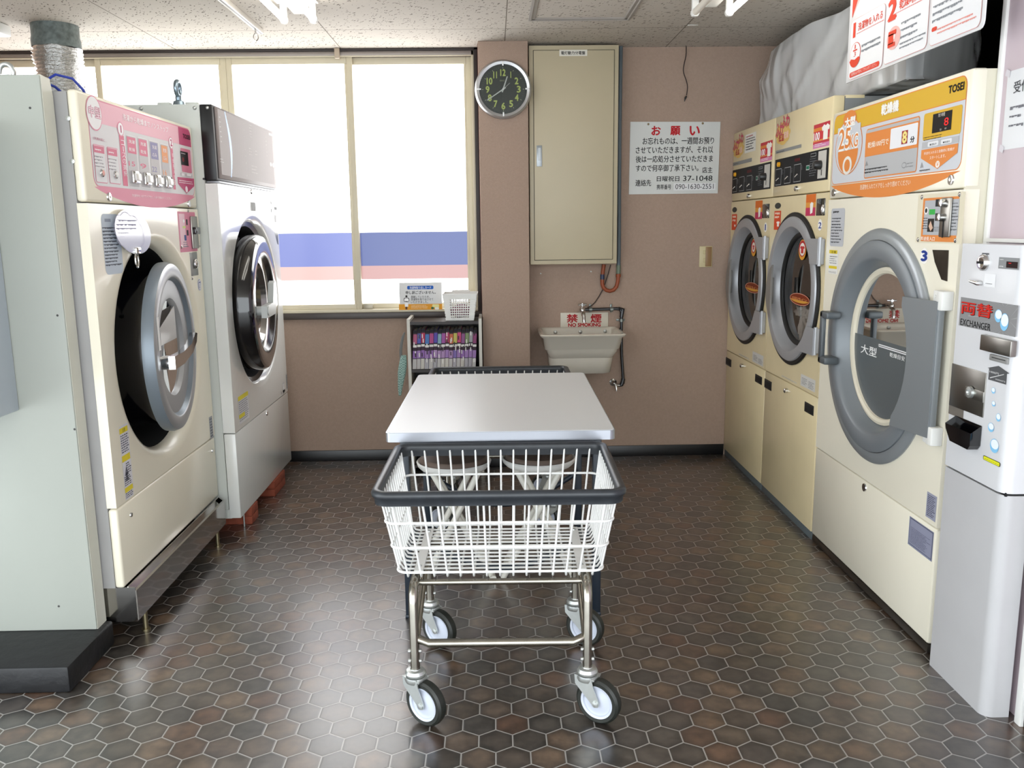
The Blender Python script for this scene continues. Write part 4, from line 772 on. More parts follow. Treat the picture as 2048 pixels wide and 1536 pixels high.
# ---- medium washer dryer 17
MX = -1.185; y0, y1 = 2.609, 3.572; zt, zh, zl, zb = 1.701, 1.383, .447, .184
M17 = thing('washer_dryer', 'cream medium washer dryer 17 with pink control panel and silver round door ajar', 'washer dryer', (MX, 3.13, 0))
b = MB(); b.box(-2.05, -1.2565, y0 + .004, y1 - .004, zb - .0, zt - .006, .004); 
body17 = MB(); body17.box(-2.05, MX - .03, y0 + .004, y0 + .016, zb, zt - .006); body17.box(-2.05, MX - .03, y1 - .016, y1 - .004, zb, zt - .006); ja, jb = y0 + .0165, y1 - .0165; body17.box(-2.049, MX - .031, ja, jb, zt - .02, zt - .0065); body17.box(-2.049, -2.04, ja, jb, zb + .011, zt - .021); body17.box(-2.03, MX - .031, ja, jb, zb + .0005, zb + .01); body17.box(MX - .043, MX - .031, ja, jb, zl - .03, zl + .03); body17.box(MX - .043, MX - .031, ja, jb, zh - .03, zh + .03); body17.build('body', grey_side, M17)
b = MB(); b.box(MX - .03, MX, y0, y1, zh + .002, zt, .01, seg=3); b.build('control_panel', cream, M17)
hc17, hr17 = (3.095, .890), .36
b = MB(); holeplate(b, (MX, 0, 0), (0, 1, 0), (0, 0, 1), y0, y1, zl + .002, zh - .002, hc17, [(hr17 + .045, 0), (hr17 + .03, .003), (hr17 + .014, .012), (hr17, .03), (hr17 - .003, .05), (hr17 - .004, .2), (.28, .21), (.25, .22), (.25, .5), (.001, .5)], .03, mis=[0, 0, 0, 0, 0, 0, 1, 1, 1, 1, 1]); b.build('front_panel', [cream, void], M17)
b = MB(); b.box(MX - .03, MX, y0, y1, zb, zl - .002, .01, seg=3); b.build('lower_panel', cream, M17)
b = MB(); b.box(MX - .195, MX - .09, 2.84, 3.0, .62, .7); 
def tilt_door(M_, mx, c, r, tilt, face, side, capt, kind):
    A_ = Vector((math.cos(tilt), math.sin(tilt), 0)); c = Vector(c)
    if kind == 17:
        b = MB(); b.lathe([(r - .02, -.032), (r, -.028), (r + .002, -.008), (r - .005, .01), (r - .014, .014), (r * .84, .015), (r * .825, .012), (r * .79, -.002), (r * .64, -.002), (r * .58, -.004), (r * .55, -.02)], c, A_, 96, mis=[1, 1, 1, 0, 0, 0, 1, 0, 0, 0]); d = b.build('door', [silver_hi, M('blue_grey_door_rim', '77818A', .35, metal=.3)], M_, label='silver round door standing slightly ajar')
        b = MB(); b.lathe([(r * .55, -.018), (r * .3, -.03), (0, -.034)], c, A_, 64); b.build('glass', glass_mat('grey_door_glass', '8E8C8A', .2), d)
        b = MB(); b.lathe([(r * .93, -.018), (r * .93, -.06), (r * .9, -.1), (r * .93, -.13), (r * .8, -.15), (.23, -.17)], c, A_, 72); b.build('door_gasket', gloss_black, d)
    else:
        b = MB(); b.lathe([(r - .03, -.075), (r, -.07), (r + .002, -.01), (r - .008, .006), (r - .02, .01), (r * .9, .014), (r * .76, .012), (r * .72, .004), (r * .68, -.012), (r * .6, -.02), (r * .55, -.05)], c, A_, 96, mis=[1, 1, 1, 1, 0, 0, 2, 2, 0, 0]); d = b.build('door', [M('bright_door_ring', '9A9896', .14, metal=.9), gloss_black, M('black_bezel', '1A1A1C', .2)], M_, label='black and silver round door standing slightly ajar')
        b = MB(); b.lathe([(r * .56, -.045), (r * .3, -.055), (0, -.058)], c, A_, 64); b.build('glass', MATS['grey_door_glass'], d)
        b = MB(); b.lathe([(r * .93, -.06), (r * .97, -.1), (r * .9, -.12), (r * .93, -.15), (.23, -.19)], c, A_, 72); b.build('door_gasket', rubber, d)
    return d, A_
d17, A17 = tilt_door(M17, MX, (-1.1475, 3.095, .890), .299, .115, None, None, None, 17)
U17 = Vector((A17.y * -1, A17.x, 0)); C17 = Vector((-1.1475, 3.095, .890))
def on17(u, v, d=0.): return C17 + U17 * u + Vector((0, 0, v)) + A17 * d
b = MB(); b.tube([on17(-.185, -.03, .0), on17(-.185, -.03, .045)], .024, 16); b.prism([(-.21, -.05), (-.08, -.05), (.06, -.03), (.13, .0), (.15, .03), (.12, .036), (.05, .004), (-.08, -.008), (-.21, -.006)], on17(0, 0, .03), U17, (0, 0, 1), .022); b.build('handle', chrome, d17)
b = MB(); b.prism([(-.256, .02), (-.232, .02), (-.232, .13), (-.256, .13)], on17(0, 0, .0155), U17, (0, 0, 1), .0006); b.build('sticker', M('white_label', 'E6E6E4', .4), d17)
b = MB(); b.prism([(-.12, .08), (.1, .14), (.1, .02), (-.12, .02)], on17(0, 0, -.012), U17, (0, 0, 1), .0006); b.build('inner_notice', M('pale_door_sheet', 'B8B6B4', .3), d17)
b = MB()
for q in ((-1.24, 2.86, 1.02), (-1.24, 2.93, .7)): b.cyl(q, (q[0] + .03, q[1], q[2]), .012, seg=14)
b.build('latch', chrome, M17)
A2 = (150, 180, 5.12); A3 = (160, 400, 5.486); A4 = (180, 640, 5.12); A7 = (150, 900, 3.84)
PI_, PL, PD, GP = 'D98BA0', 'E6B3C0', 'B84A72', 'C9C6C8'
A = Art('X', MX, 1, A2)
A.R((108, 62), (1228, 1092), PI_, 0, .03); u0, u1, v0, v1 = A.box((108, 62), (1228, 1092)); A.poly(rpath(u0 + .004, u1 - .004, v0 + .004, v1 - .004, .027, 5), 'D6D4D6', 1)
vb = A.uv((280, 350))[1]
A.poly([p for p in rpath(u0 + .004, u1 - .004, v0 - .2, v1 - .004, .027, 5) if p[1] > vb] + [(u0 + .004, vb), (u1 - .004, vb)], PL, 2)
ux = A.uv((1052, 400))[0]; A.poly([p for p in rpath(u0, u1 - .004, v0 - .2, v1 - .004, .027, 5) if p[0] > ux and p[1] > vb] + [(ux, v1 - .004), (ux, vb), (u1 - .004, vb)], PD, 3)  # paler pink left of this edge paints a reflection into the print colour
A.E((108, 58), (268, 415), PI_, 4); A.E((114, 70), (262, 402), 'E9E7E8', 5); A.T('中型', (125, 150), (258, 300), PD, 6, .05); A.T('中型', (125, 150), (258, 300), 'F0D8E0', 7, .02)
A.T('洗濯から乾燥までノンストップ', (478, 238), (952, 440), 'F8F2F4', 5, .02); A.T('TOSEI', (1098, 448), (1172, 510), '221018', 5, .04)
A.T('ご利用の前に…', (175, 475), (318, 535), PD, 5, .01)
for a_, b_ in (((176, 550), (335, 960)), ((318, 578), (468, 970))):
    A.F(a_, b_, PI_, 3, .008, .0025, 'D9D8DA'); (x0, y0), (x1, y1) = a_, b_; A.R((x0 + 6, y0 + 14), (x1 - 40, y0 + 105), 'CF7088', 5); A.L((x0 + 18, y0 + 45), (x1 - 55, y0 + 85), 'F4E4EA', 1, 6); A.L((x0 + 14, y0 + 110), (x1 - 36, y0 + 260), '8E8A90', 4, 5, .4, .2)
A.E((428, 325), (492, 475), PI_, 4); A.E((434, 336), (487, 464), 'EFEBEE', 5); A.T('1', (450, 360), (476, 440), PD, 6, .04); A.R((445, 460), (540, 985), 'D4718A', 3); A.V('コースの選択', (462, 505), (530, 890), 'F6E8EE', 5, .01)
A.E((955, 478), (1000, 605), PI_, 4); A.E((959, 488), (996, 596), 'EFEBEE', 5); A.T('2', (968, 505), (990, 575), PD, 6, .04); A.R((972, 600), (1030, 1020), 'D4718A', 3); A.V('料金を入れる', (985, 640), (1028, 975), 'F6E8EE', 5, .01)
for i, (x0, y0, x1, y1, c, tx) in enumerate(((512, 455, 660, 1005, 'D4718A', '洗濯乾燥'), (632, 480, 775, 1010, 'D4718A', '洗濯乾燥'), (752, 512, 885, 1015, '8A86AC', '洗濯のみ'), (865, 545, 985, 1020, 'E39A66', '乾燥のみ'))):
    A.F((x0, y0), (x1, y1), 'EDEBEC', 3, .006, .002, 'BDBABC'); A.R((x0 + 10, y0 + 18), (x1 - 35, y0 + 205), c, 5); A.T(tx[:2], (x0 + 28, y0 + 50), (x1 - 55, y0 + 100), 'F6EEF0', 6, .02); A.T(tx[2:], (x0 + 32, y0 + 130), (x1 - 52, y0 + 180), 'F6EEF0', 6, .01); A.T(('15', '9', '22', '16')[i], (x0 + 30, y0 + 270), (x1 - 50, y0 + 330), c, 5, .02)
A.R((1075, 590), (1195, 855), 'CC7A92', 3, .006); A.R((1072, 622), (1160, 780), '15080C', 5); A.L((1080, 640), (1145, 668), 'D8D0D4', 1, 6); A.T('8', (1092, 690), (1112, 735), 'A01820', 6); A.R((1075, 845), (1195, 895), 'BEB8BC', 4); A.R((1085, 850), (1118, 882), 'E6E2E6', 5, .003); A.R((1140, 855), (1186, 888), 'E6E2E6', 5, .003)
A.P([(1045, 890), (1215, 908), (1218, 985), (1140, 1060), (1052, 960)], PD, 3); A.L((1060, 915), (1205, 975), 'F0DCE4', 2, 5, .45, .2); A.E((1125, 985), (1150, 1050), 'F0E0E8', 5)
A.poly([(u0 + (u1 - u0) * s, v0 - .0 - .052 * math.sin(math.pi * s) ** .8) for s in [i / 24 for i in range(25)]], PI_, 0); A.T('洗濯物を入れてドアをしっかり閉めてください', (580, 1065), (985, 1125), 'F8ECF0', 2, .01)
A.cr(*A3)
A.R((222, 150), (480, 800), 'B9C3CE', 0, .02); A.L((240, 290), (460, 720), '4A4E58', 12, 1, .5, .3); A.R((265, 205), (335, 240), '8E96A4', 1)
A.R((1065, 125), (1290, 560), 'D58AA0', 0, .004); A.R((1080, 150), (1170, 520), 'E3C0CA', 1); A.E((1126, 212), (1146, 250), 'F0F0F0', 2); A.R((1122, 285), (1158, 310), 'C9D48A', 2); A.R((1140, 385), (1168, 445), '3E4E86', 2); A.L((1130, 455), (1190, 520), '8A8490', 3, 2); A.R((1158, 212), (1180, 275), '26242A', 2, .002); A.R((1166, 330), (1190, 390), '26242A', 2, .002)
A.E((1288, 862), (1330, 1000), 'EDEDEF', 0); A.E((1291, 870), (1327, 992), '6E7AA8', 1); A.E((1293, 876), (1325, 986), 'EDEDEF', 2); A.T('17', (1296, 900), (1322, 968), '2A3C8C', 3, .03)
A.cr(*A7); sx = ((355, 30), (470, 395))
A.cr(*A4); A.R((296, 1095), (445, 1715), 'D9D8DC', 0)
u0, u1, v0, v1 = A.box((296, 1120), (445, 1790)); rr_ = lambda a, b, c: A.poly([(u0, v1 - (v1 - v0) * b), (u1, v1 - (v1 - v0) * b), (u1, v1 - (v1 - v0) * a), (u0, v1 - (v1 - v0) * a)], c, 1)
rr_(0, 1, 'DAD9DD')
rr2 = lambda a, b, c: A.poly([(u0, v1 - (v1 - v0) * b), (u1, v1 - (v1 - v0) * b), (u1, v1 - (v1 - v0) * a), (u0, v1 - (v1 - v0) * a)], c, 2)
rr2(0, .075, 'E2CE3E'); rr2(.38, .47, 'E2CE3E'); rr2(.83, .9, 'E2CE3E')
def rows(a, b, n, x0=.06, x1=.94):
    for i in range(n):
        va, h_ = v1 - (v1 - v0) * (a + (b - a) * i / n), (v1 - v0) * (b - a) / n * .5; u = u0 + (u1 - u0) * x0
        while u < u0 + (u1 - u0) * (x1 - random.random() * .25): wd = random.uniform(.006, .016); A.poly([(u, va - h_), (u + wd, va - h_), (u + wd, va), (u, va)], '5E5E6C', 2); u += wd + .003
rows(.1, .36, 8); rows(.5, .66, 5, .4); rows(.68, .82, 5); rows(.91, .99, 3); A.Tuv('注意', u0 + .02, u1 - .02, v1 - (v1 - v0) * .065, v1 - (v1 - v0) * .012, '4A4212', 3); A.Tuv('警告', u0 + .045, u1 - .015, v1 - (v1 - v0) * .46, v1 - (v1 - v0) * .39, '4A4212', 3); A.Tuv('注意', u0 + .045, u1 - .015, v1 - (v1 - v0) * .892, v1 - (v1 - v0) * .838, '4A4212', 3)
for a_ in (.54, .62): va = v1 - (v1 - v0) * a_; A.poly([(u0 + .008, va - .03), (u0 + .04, va - .03), (u0 + .024, va)], '7E7E8A', 2)
A.R((1216, 1000), (1265, 1200), 'A7A9AE', 0); A.L((1222, 1010), (1262, 1190), '5E6068', 7, 1, .5)
A.build('printed_graphics', M17, split=.006)
a3 = lambda x, y, X=MX: px(x / A3[2] + A3[0], y / A3[2] + A3[1], X); a2 = lambda x, y, X=MX: px(x / A2[2] + A2[0], y / A2[2] + A2[1], X); a4 = lambda x, y, X=MX: px(x / A4[2] + A4[0], y / A4[2] + A4[1], X); a7 = lambda x, y, X=MX: px(x / A7[2] + A7[0], y / A7[2] + A7[1], X)
for q in ((268, 850), (408, 868)): b = MB(); b.lathe([(.013, 0), (.012, .006), (.009, .008)], a2(*q), LA, 20); b.lathe([(.009, .007), (.006, .01), (0, .011)], a2(*q), LA, 20, 1); b.build('push_button', [chrome, M('pink_button' if q[0] < 300 else 'white_button', 'E0A8A0' if q[0] < 300 else 'E8E6E4', .3)], M17)
for (x0_, y0_), (x1_, y1_) in (((562, 822), (648, 962)), ((685, 842), (768, 980)), ((800, 865), (880, 995)), ((906, 880), (980, 1005))):
    p, q = a2(x0_, y0_), a2(x1_, y1_); b = MB(); b.box(MX, MX + .012, p[1], q[1], q[2], p[2], .004); b.box(MX + .01, MX + .018, p[1] + .008, q[1] - .006, q[2] + .008, p[2] - .008, .003, 1); b.build('course_button', [chrome, M('pearl_key', 'D9D6D2', .25)], M17)
p, q = a3(1198, 178), a3(1290, 530); b = MB(); b.box(MX + .001, MX + .008, p[1], q[1], q[2], p[2], .003); cmx = b.build('coin_mechanism', steel, M17)
c_ = a3(1245, 320); b = MB(); b.box(MX + .006, MX + .02, c_[1] - .03, c_[1] + .025, c_[2] - .02, c_[2] + .008, .004); b.build('coin_lever', gloss_black, cmx)
p, q = a3(1200, 575), a3(1300, 825); b = MB(); b.box(MX - .004, MX + .001, p[1], q[1], q[2], p[2], .002); rt = b.build('coin_return', M('dull_steel', '8E8E8C', .35, metal=.7), M17); c_ = a3(1255, 700); b = MB(); b.sphere((MX + .006, c_[1], c_[2]), .016, 12, 0, (.6, 1, 1.3)); b.build('coin_flap', chrome, rt)
for q in ((345, 1095),): b = MB(); b.lathe([(.014, 0), (.013, .004), (.009, .005), (0, .003)], a2(*q), LA, 20); b.build('lock', chrome, M17)
b = MB(); b.lathe([(.014, 0), (.013, .004), (.009, .005), (0, .003)], a2(1165, 1165), LA, 20); b.build('lock', chrome, M17)
for q in ((428, 498), (1052, 5)): b = MB(); b.lathe([(.008, 0), (.007, .004), (0, .005)], a7(*q), LA, 14); b.build('lock', chrome, M17)
for q in ((1182, 120), (1110, 515), (1312, 500), (1228, 860)): b = MB(); screw(b, a3(*q), LA, .007); b.build('screw', chrome, M17)
b = MB()
for z in (1.62, 1.50, 1.12, .85): b.lathe([(.007, 0), (.007, .001), (.003, .002), (0, .002)], (MX - .1 if z < 1.3 else MX - .03, 2.609 + (.004 if z < 1.3 else 0), z), (0, -1, 0), 12)
b.build('rivet', zinc, M17)
# polished skirt and feet
b = MB(); b.prism([(0, 0), (.028, 0), (.028, -.1), (.024, -.1), (.024, -.004), (.004, -.004), (.004, .014), (0, .014)], (MX + .004, 2.621, .172), (1, 0, 0), (0, 0, 1), -.92); b.box(MX - .1, MX + .03, 2.617, 2.621, .068, .184); sk = b.build('skirt', mirror_steel, M17, label='polished steel skirt')
for y in (2.70, 3.46): b = MB(); b.cyl((-1.168, y, 0), (-1.168, y, .162), .0085, seg=14); b.cyl((-1.168, y, 0), (-1.168, y, .006), .014, seg=18); b.build('levelling_foot', M('brass_zinc', '8E8468', .35, metal=.9), M17)
for y in (2.75, 3.5): b = MB(); b.cyl((-1.9, y, 0), (-1.9, y, .19), .012, seg=12); b.build('levelling_foot', MATS['brass_zinc'], M17)
b = MB(); b.tube([(-1.33, 2.72, 1.70), (-1.325, 2.72, 1.74), (-1.30, 2.74, 1.762), (-1.265, 2.77, 1.755), (-1.245, 2.79, 1.725), (-1.24, 2.8, 1.70)], .004, 8); b.tube([(-1.33, 2.70, 1.70), (-1.32, 2.71, 1.735), (-1.30, 2.73, 1.725), (-1.28, 2.75, 1.70)], .004, 8); tag(b.build('blue_cable', M('blue_cable', '22389A', .4)), 'blue cable looping over the top of the cream washer dryer', 'cable')
# fan shaped notice hanging from a clip
FN = thing('fan_notice', 'white plastic fan with printed notes clipped on the front of the cream washer dryer', 'fan', tuple(a3(560, 560)))
c_ = a3(540, 350); fan = []
for i in range(40):
    a = 2 * math.pi * i / 40; r_ = 1 + .05 * math.cos(2 * a); fan.append((.133 * r_ * math.cos(a) + .004, .074 * r_ * math.sin(a)))
b = MB(); b.prism(fan, (MX + .012, c_[1], c_[2]), (0, 1, -.12), (0, .12, 1), .0012); b.build('fan_blade', M('translucent_white_plastic', 'D9D9E2', .15, coat=.6), FN)
A = Art('X', MX + .0145, 1, A3); 
for i, (x0_, y0_, x1_, y1_) in enumerate(((405, 190, 640, 262), (405, 235, 640, 310), (400, 280, 650, 350), (420, 345, 545, 380), (440, 395, 490, 410))): A.L((x0_, y0_), (x1_, y1_), '9A9AB4', 1, 0, .3, .15)
cu, cv = A.uv((545, 355))
for i in range(36):
    a, a2_ = 2 * math.pi * i / 36, 2 * math.pi * (i + 1) / 36; f = lambda t: (cu + (.112 + .008 * abs(math.sin(4.5 * t))) * math.cos(t), cv - .012 * math.cos(t) + (.056 + .008 * abs(math.sin(4.5 * t))) * math.sin(t)); f2 = lambda t: (cu + (.109 + .008 * abs(math.sin(4.5 * t))) * math.cos(t), cv - .012 * math.cos(t) + (.054 + .008 * abs(math.sin(4.5 * t))) * math.sin(t))
    A.poly([f2(a), f2(a2_), f(a2_), f(a)], 'B4B0C8', 0)
A.build('handwriting', FN)
c_ = a3(565, 560); b = MB(); b.box(MX + .006, MX + .022, c_[1] - .01, c_[1] + .03, c_[2] - .01, c_[2] + .012, .003); b.tube([(MX + .016, c_[1] + .012 * math.cos(a) - .002, c_[2] - .03 + .024 * math.sin(a)) for a in [i * .45 for i in range(15)]], .0035, 8); b.cyl((MX, c_[1], c_[2] - .004), (MX + .02, c_[1], c_[2] - .004), .006, seg=10); b.build('clip', chrome, FN)
# flexible exhaust duct
DU = thing('exhaust_duct', 'shiny flexible foil duct rising to the ceiling behind the cream washer dryer', 'duct', (-1.97, 4.2, ZC))
prof = []
z = 1.55; i = 0
while z < 2.13: prof.append((.098 + (.006 if i % 2 else -.004) + .004 * math.sin(z * 37), z)); z += .0085; i += 1
b = MB()
for (r_, z_) in [0] and []: pass
seg = 40; vs = []; 
for k, (r_, z_) in enumerate(prof):
    for j in range(seg):
        a = 2 * math.pi * j / seg; rr = r_ + .006 * NZ.noise(Vector((math.cos(a) * 3, math.sin(a) * 3, z_ * 22))); vs.append((-1.975 + rr * math.cos(a) + .02 * (2.13 - z_) , 4.2 + rr * math.sin(a), z_ + .008 * NZ.noise(Vector((math.cos(a) * 2, math.sin(a) * 2, z_ * 12)))))
b.add(vs, [[k * seg + j, k * seg + (j + 1) % seg, (k + 1) * seg + (j + 1) % seg, (k + 1) * seg + j] for k in range(len(prof) - 1) for j in range(seg)]); b.build('foil_sleeve', M('crinkled_foil', 'D2D2D0', .16, metal=.9, bump=1, bscale=90), DU, smooth=30)
b = MB(); b.lathe([(.103, 0), (.104, .03), (.1, .05), (.1, .1)], (-1.975, 4.2, ZC - .1), (0, 0, 1), 40); b.build('tape_band', M('mottled_grey_tape', '6E7876', .4, metal=.3, var=.4, vscale=50), DU)
# ---- white washer dryer with smoked panel
WX = -1.1; y0, y1 = 3.58, 4.53; zt, zh, zl, zb = 1.788, 1.491, .453, .078
M2 = thing('washer_dryer', 'white washer dryer with smoked mirror header panel, raised on red bricks by the window', 'washer dryer', (WX, 4.05, .078))
b = MB()
for q in ((y0 + .004, y0 + .016), (y1 - .016, y1 - .004)): b.box(-1.84, WX - .052, q[0], q[1], zb + .04, zt)
ja, jb = y0 + .0165, y1 - .0165; b.box(-1.839, WX - .053, ja, jb, zt - .014, zt - .0005); b.box(-1.839, -1.83, ja, jb, zb + .052, zt - .015); b.box(-1.841, WX - .04, y0 + .002, y1 - .002, zb + .0, zb + .0395); b.box(WX - .065, WX - .053, ja, jb, zl - .03, zl + .03); b.box(WX - .065, WX - .053, ja, jb, zh - .04, zh + .04)
b.build('body', grey_green, M2)
b = MB(); b.box(WX - .05, WX - .002, y0 + .0, y1, zh + .004, zt, .004, 0); b.build('header_frame', black, M2)
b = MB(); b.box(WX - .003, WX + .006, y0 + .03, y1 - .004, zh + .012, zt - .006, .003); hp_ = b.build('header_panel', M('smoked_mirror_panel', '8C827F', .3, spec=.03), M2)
b = MB(); b.box(WX - .05, WX - .0, y0 + .02, y1, zh - .006, zh + .003, .002); b.build('silver_trim', silver, M2)
hc2 = (4.064, .966); hr2 = .369
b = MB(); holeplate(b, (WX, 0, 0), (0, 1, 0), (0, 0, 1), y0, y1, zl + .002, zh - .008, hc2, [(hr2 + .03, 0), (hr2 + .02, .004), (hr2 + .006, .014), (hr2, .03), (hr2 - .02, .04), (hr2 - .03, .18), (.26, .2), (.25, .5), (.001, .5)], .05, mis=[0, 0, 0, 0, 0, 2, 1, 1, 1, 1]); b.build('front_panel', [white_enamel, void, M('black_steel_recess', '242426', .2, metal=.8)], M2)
b = MB(); b.box(WX - .05, WX, y0, y1, zb, zl - .002, .006); b.build('lower_panel', white_enamel, M2)
d2_, A2v = tilt_door(M2, WX, (-1.065, 4.031, .966), .309, .07, None, None, None, 2)
U2 = Vector((-A2v.y, A2v.x, 0)); C2 = Vector((-1.065, 4.031, .966)); on2 = lambda u, v, d=0.: C2 + U2 * u + Vector((0, 0, v)) + A2v * d
b = MB(); b.tube([on2(-.2, -.02, -.01), on2(-.2, -.02, .06)], .02, 14); b.prism([(-.225, -.05), (-.03, -.05), (-.01, -.03), (.03, .085), (.0, .1), (-.03, .09), (-.07, .005), (-.225, .002)], on2(0, 0, .03), U2, (0, 0, 1), .025); b.build('handle', M('pale_grey_handle', 'B4B8B6', .35), d2_)
A5 = (400, 180, 4.041); A6 = (420, 500, 4.041)
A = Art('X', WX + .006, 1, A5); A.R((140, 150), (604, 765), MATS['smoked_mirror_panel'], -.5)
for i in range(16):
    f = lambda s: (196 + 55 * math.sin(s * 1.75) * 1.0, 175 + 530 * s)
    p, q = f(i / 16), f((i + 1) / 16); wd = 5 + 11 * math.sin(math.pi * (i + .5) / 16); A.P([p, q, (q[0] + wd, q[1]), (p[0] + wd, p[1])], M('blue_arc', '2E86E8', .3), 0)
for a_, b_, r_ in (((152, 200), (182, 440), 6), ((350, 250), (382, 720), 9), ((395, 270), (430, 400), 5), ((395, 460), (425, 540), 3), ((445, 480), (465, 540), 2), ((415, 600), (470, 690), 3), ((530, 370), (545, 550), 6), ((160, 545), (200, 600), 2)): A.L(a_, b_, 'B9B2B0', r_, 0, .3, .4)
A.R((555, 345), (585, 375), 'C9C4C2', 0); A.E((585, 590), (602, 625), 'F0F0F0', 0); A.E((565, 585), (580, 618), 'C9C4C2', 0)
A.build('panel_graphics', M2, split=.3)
A = Art('X', WX, 1, A6); u0, u1, v0, v1 = A.box((224, 1190), (318, 1345)); v0 = A.uv((236, 1415))[1]
A.poly([(u0, v0), (u1, v0), (u1, v1), (u0, v1)], 'DADADC', 0); hs_ = v1 - v0; A.poly([(u0, v1 - .16 * hs_), (u1, v1 - .16 * hs_), (u1, v1), (u0, v1)], 'E0D24A', 2); A.poly([(u0, v0 + .2 * hs_), (u0 + .55 * (u1 - u0), v0 + .2 * hs_), (u0 + .55 * (u1 - u0), v0 + .34 * hs_), (u0, v0 + .34 * hs_)], 'E0D24A', 2)
for i in range(10):
    va = v1 - (.2 + .075 * i) * hs_; u = u0 + .008
    while u < u1 - .02: wd = random.uniform(.006, .016); A.poly([(u, va - .035 * hs_), (u + wd, va - .035 * hs_), (u + wd, va), (u, va)], '8A8A92', 1); u += wd + .004
A.R((583, 1075), (605, 1140), 'B9BABC', 0); A.R((586, 1085), (603, 1125), 'DDDDDC', 1); A.R((612, 1008), (628, 1120), '9A9C9E', 0); A.L((614, 1015), (627, 1115), '5A5C60', 8, 1, .5); A.R((574, 1145), (580, 1165), '6E6E6E', 0); A.R((588, 1135), (606, 1150), '8A8A8A', 0)
A.cr(*A5)
A.R((405, 905), (450, 980), '8E8E8A', 0); A.R((415, 910), (450, 975), '5E5E5A', 1); A.R((570, 900), (578, 925), '4A4A48', 0); A.R((598, 945), (622, 970), '3A3A3A', 0); A.R((572, 960), (580, 990), '4A4A48', 0); A.R((600, 1010), (618, 1070), '9A9A9A', 0); A.P([(594, 1120), (626, 1120), (634, 1250), (625, 1245)], M('dark_olive_recess', '55554A', .3, metal=.4), 0)
A.build('front_label', M2, split=.012)
b = MB(); p = px(418 / 4.041 + 400, 822 / 4.041 + 180, WX); b.lathe([(.012, 0), (.011, .004), (0, .005)], p, LA, 16); b.build('lock', chrome, M2); b = MB(); p = px(458 / 4.041 + 420, 1320 / 4.041 + 500, WX); b.lathe([(.012, 0), (.011, .004), (0, .005)], p, LA, 16); b.build('lock', chrome, M2)
b = MB(); b.tube([(-1.25, 3.64, 1.80), (-1.25, 3.64, 1.83)], .012, 12); b.tube([(-1.25, 3.64 + .024 * math.cos(a), 1.856 + .028 * math.sin(a)) for a in [i * 2 * math.pi / 18 for i in range(18)]], .009, 10, closed=True); b.lathe([(.026, 0), (.02, .02), (.012, .024)], (-1.25, 3.64, 1.787), (0, 0, 1), 18); b.build('lifting_eye', M('blue_zinc', '8FA0AC', .3, metal=.9), M2)
for x, y in ((-1.3, 3.62), (-1.19, 3.62)): b = MB(); b.box(x - .025, x + .025, y - .012, y + .02, zt - .002, zt + .012, .003); b.build('top_bracket', grey_green, M2)
b = MB()
for x, z in ((-1.17, 1.774), (-1.12, 1.774), (-1.38, 1.774)): b.sphere((x, y0 + .004, z), .008, 12)
b.build('dome_screw', zinc, M2)
b = MB(); b.cyl((WX - .05, y0 + .005, 1.5), (WX - .05, y0 - .015, 1.5), .004, seg=8); b.build('stop_pin', black, M2)
# bricks under it
bk = M('red_brick', '8E4630', .85, var=.2, vscale=30, bump=.6, bscale=90)
def brick(x0, x1, y0_, y1_, z0, z1, label):
    b = MB(); b.box(x0, x1, y0_, y1_, z0, z1, .004); tag(b.build('brick', bk), label, 'brick', 'red bricks under the white washer dryer')
brick(-1.29, -1.096, 3.725, 3.83, 0, .038, 'lower red brick of the nearer pair under the white washer dryer'); brick(-1.29, -1.096, 3.725, 3.83, .0385, .0775, 'upper red brick of the nearer pair under the white washer dryer')
brick(-1.29, -1.094, 4.13, 4.345, 0, .038, 'lower red brick of the farther pair under the white washer dryer'); brick(-1.29, -1.094, 4.13, 4.345, .0385, .0775, 'upper red brick of the farther pair under the white washer dryer')
brick(-1.82, -1.65, 3.7, 3.8, 0, .0775, 'red brick at the hidden rear under the white washer dryer')
b = MB(); b.cyl((-1.125, 3.70, 0), (-1.125, 3.70, .09), .0035, seg=10); b.build('levelling_foot', zinc, M2)
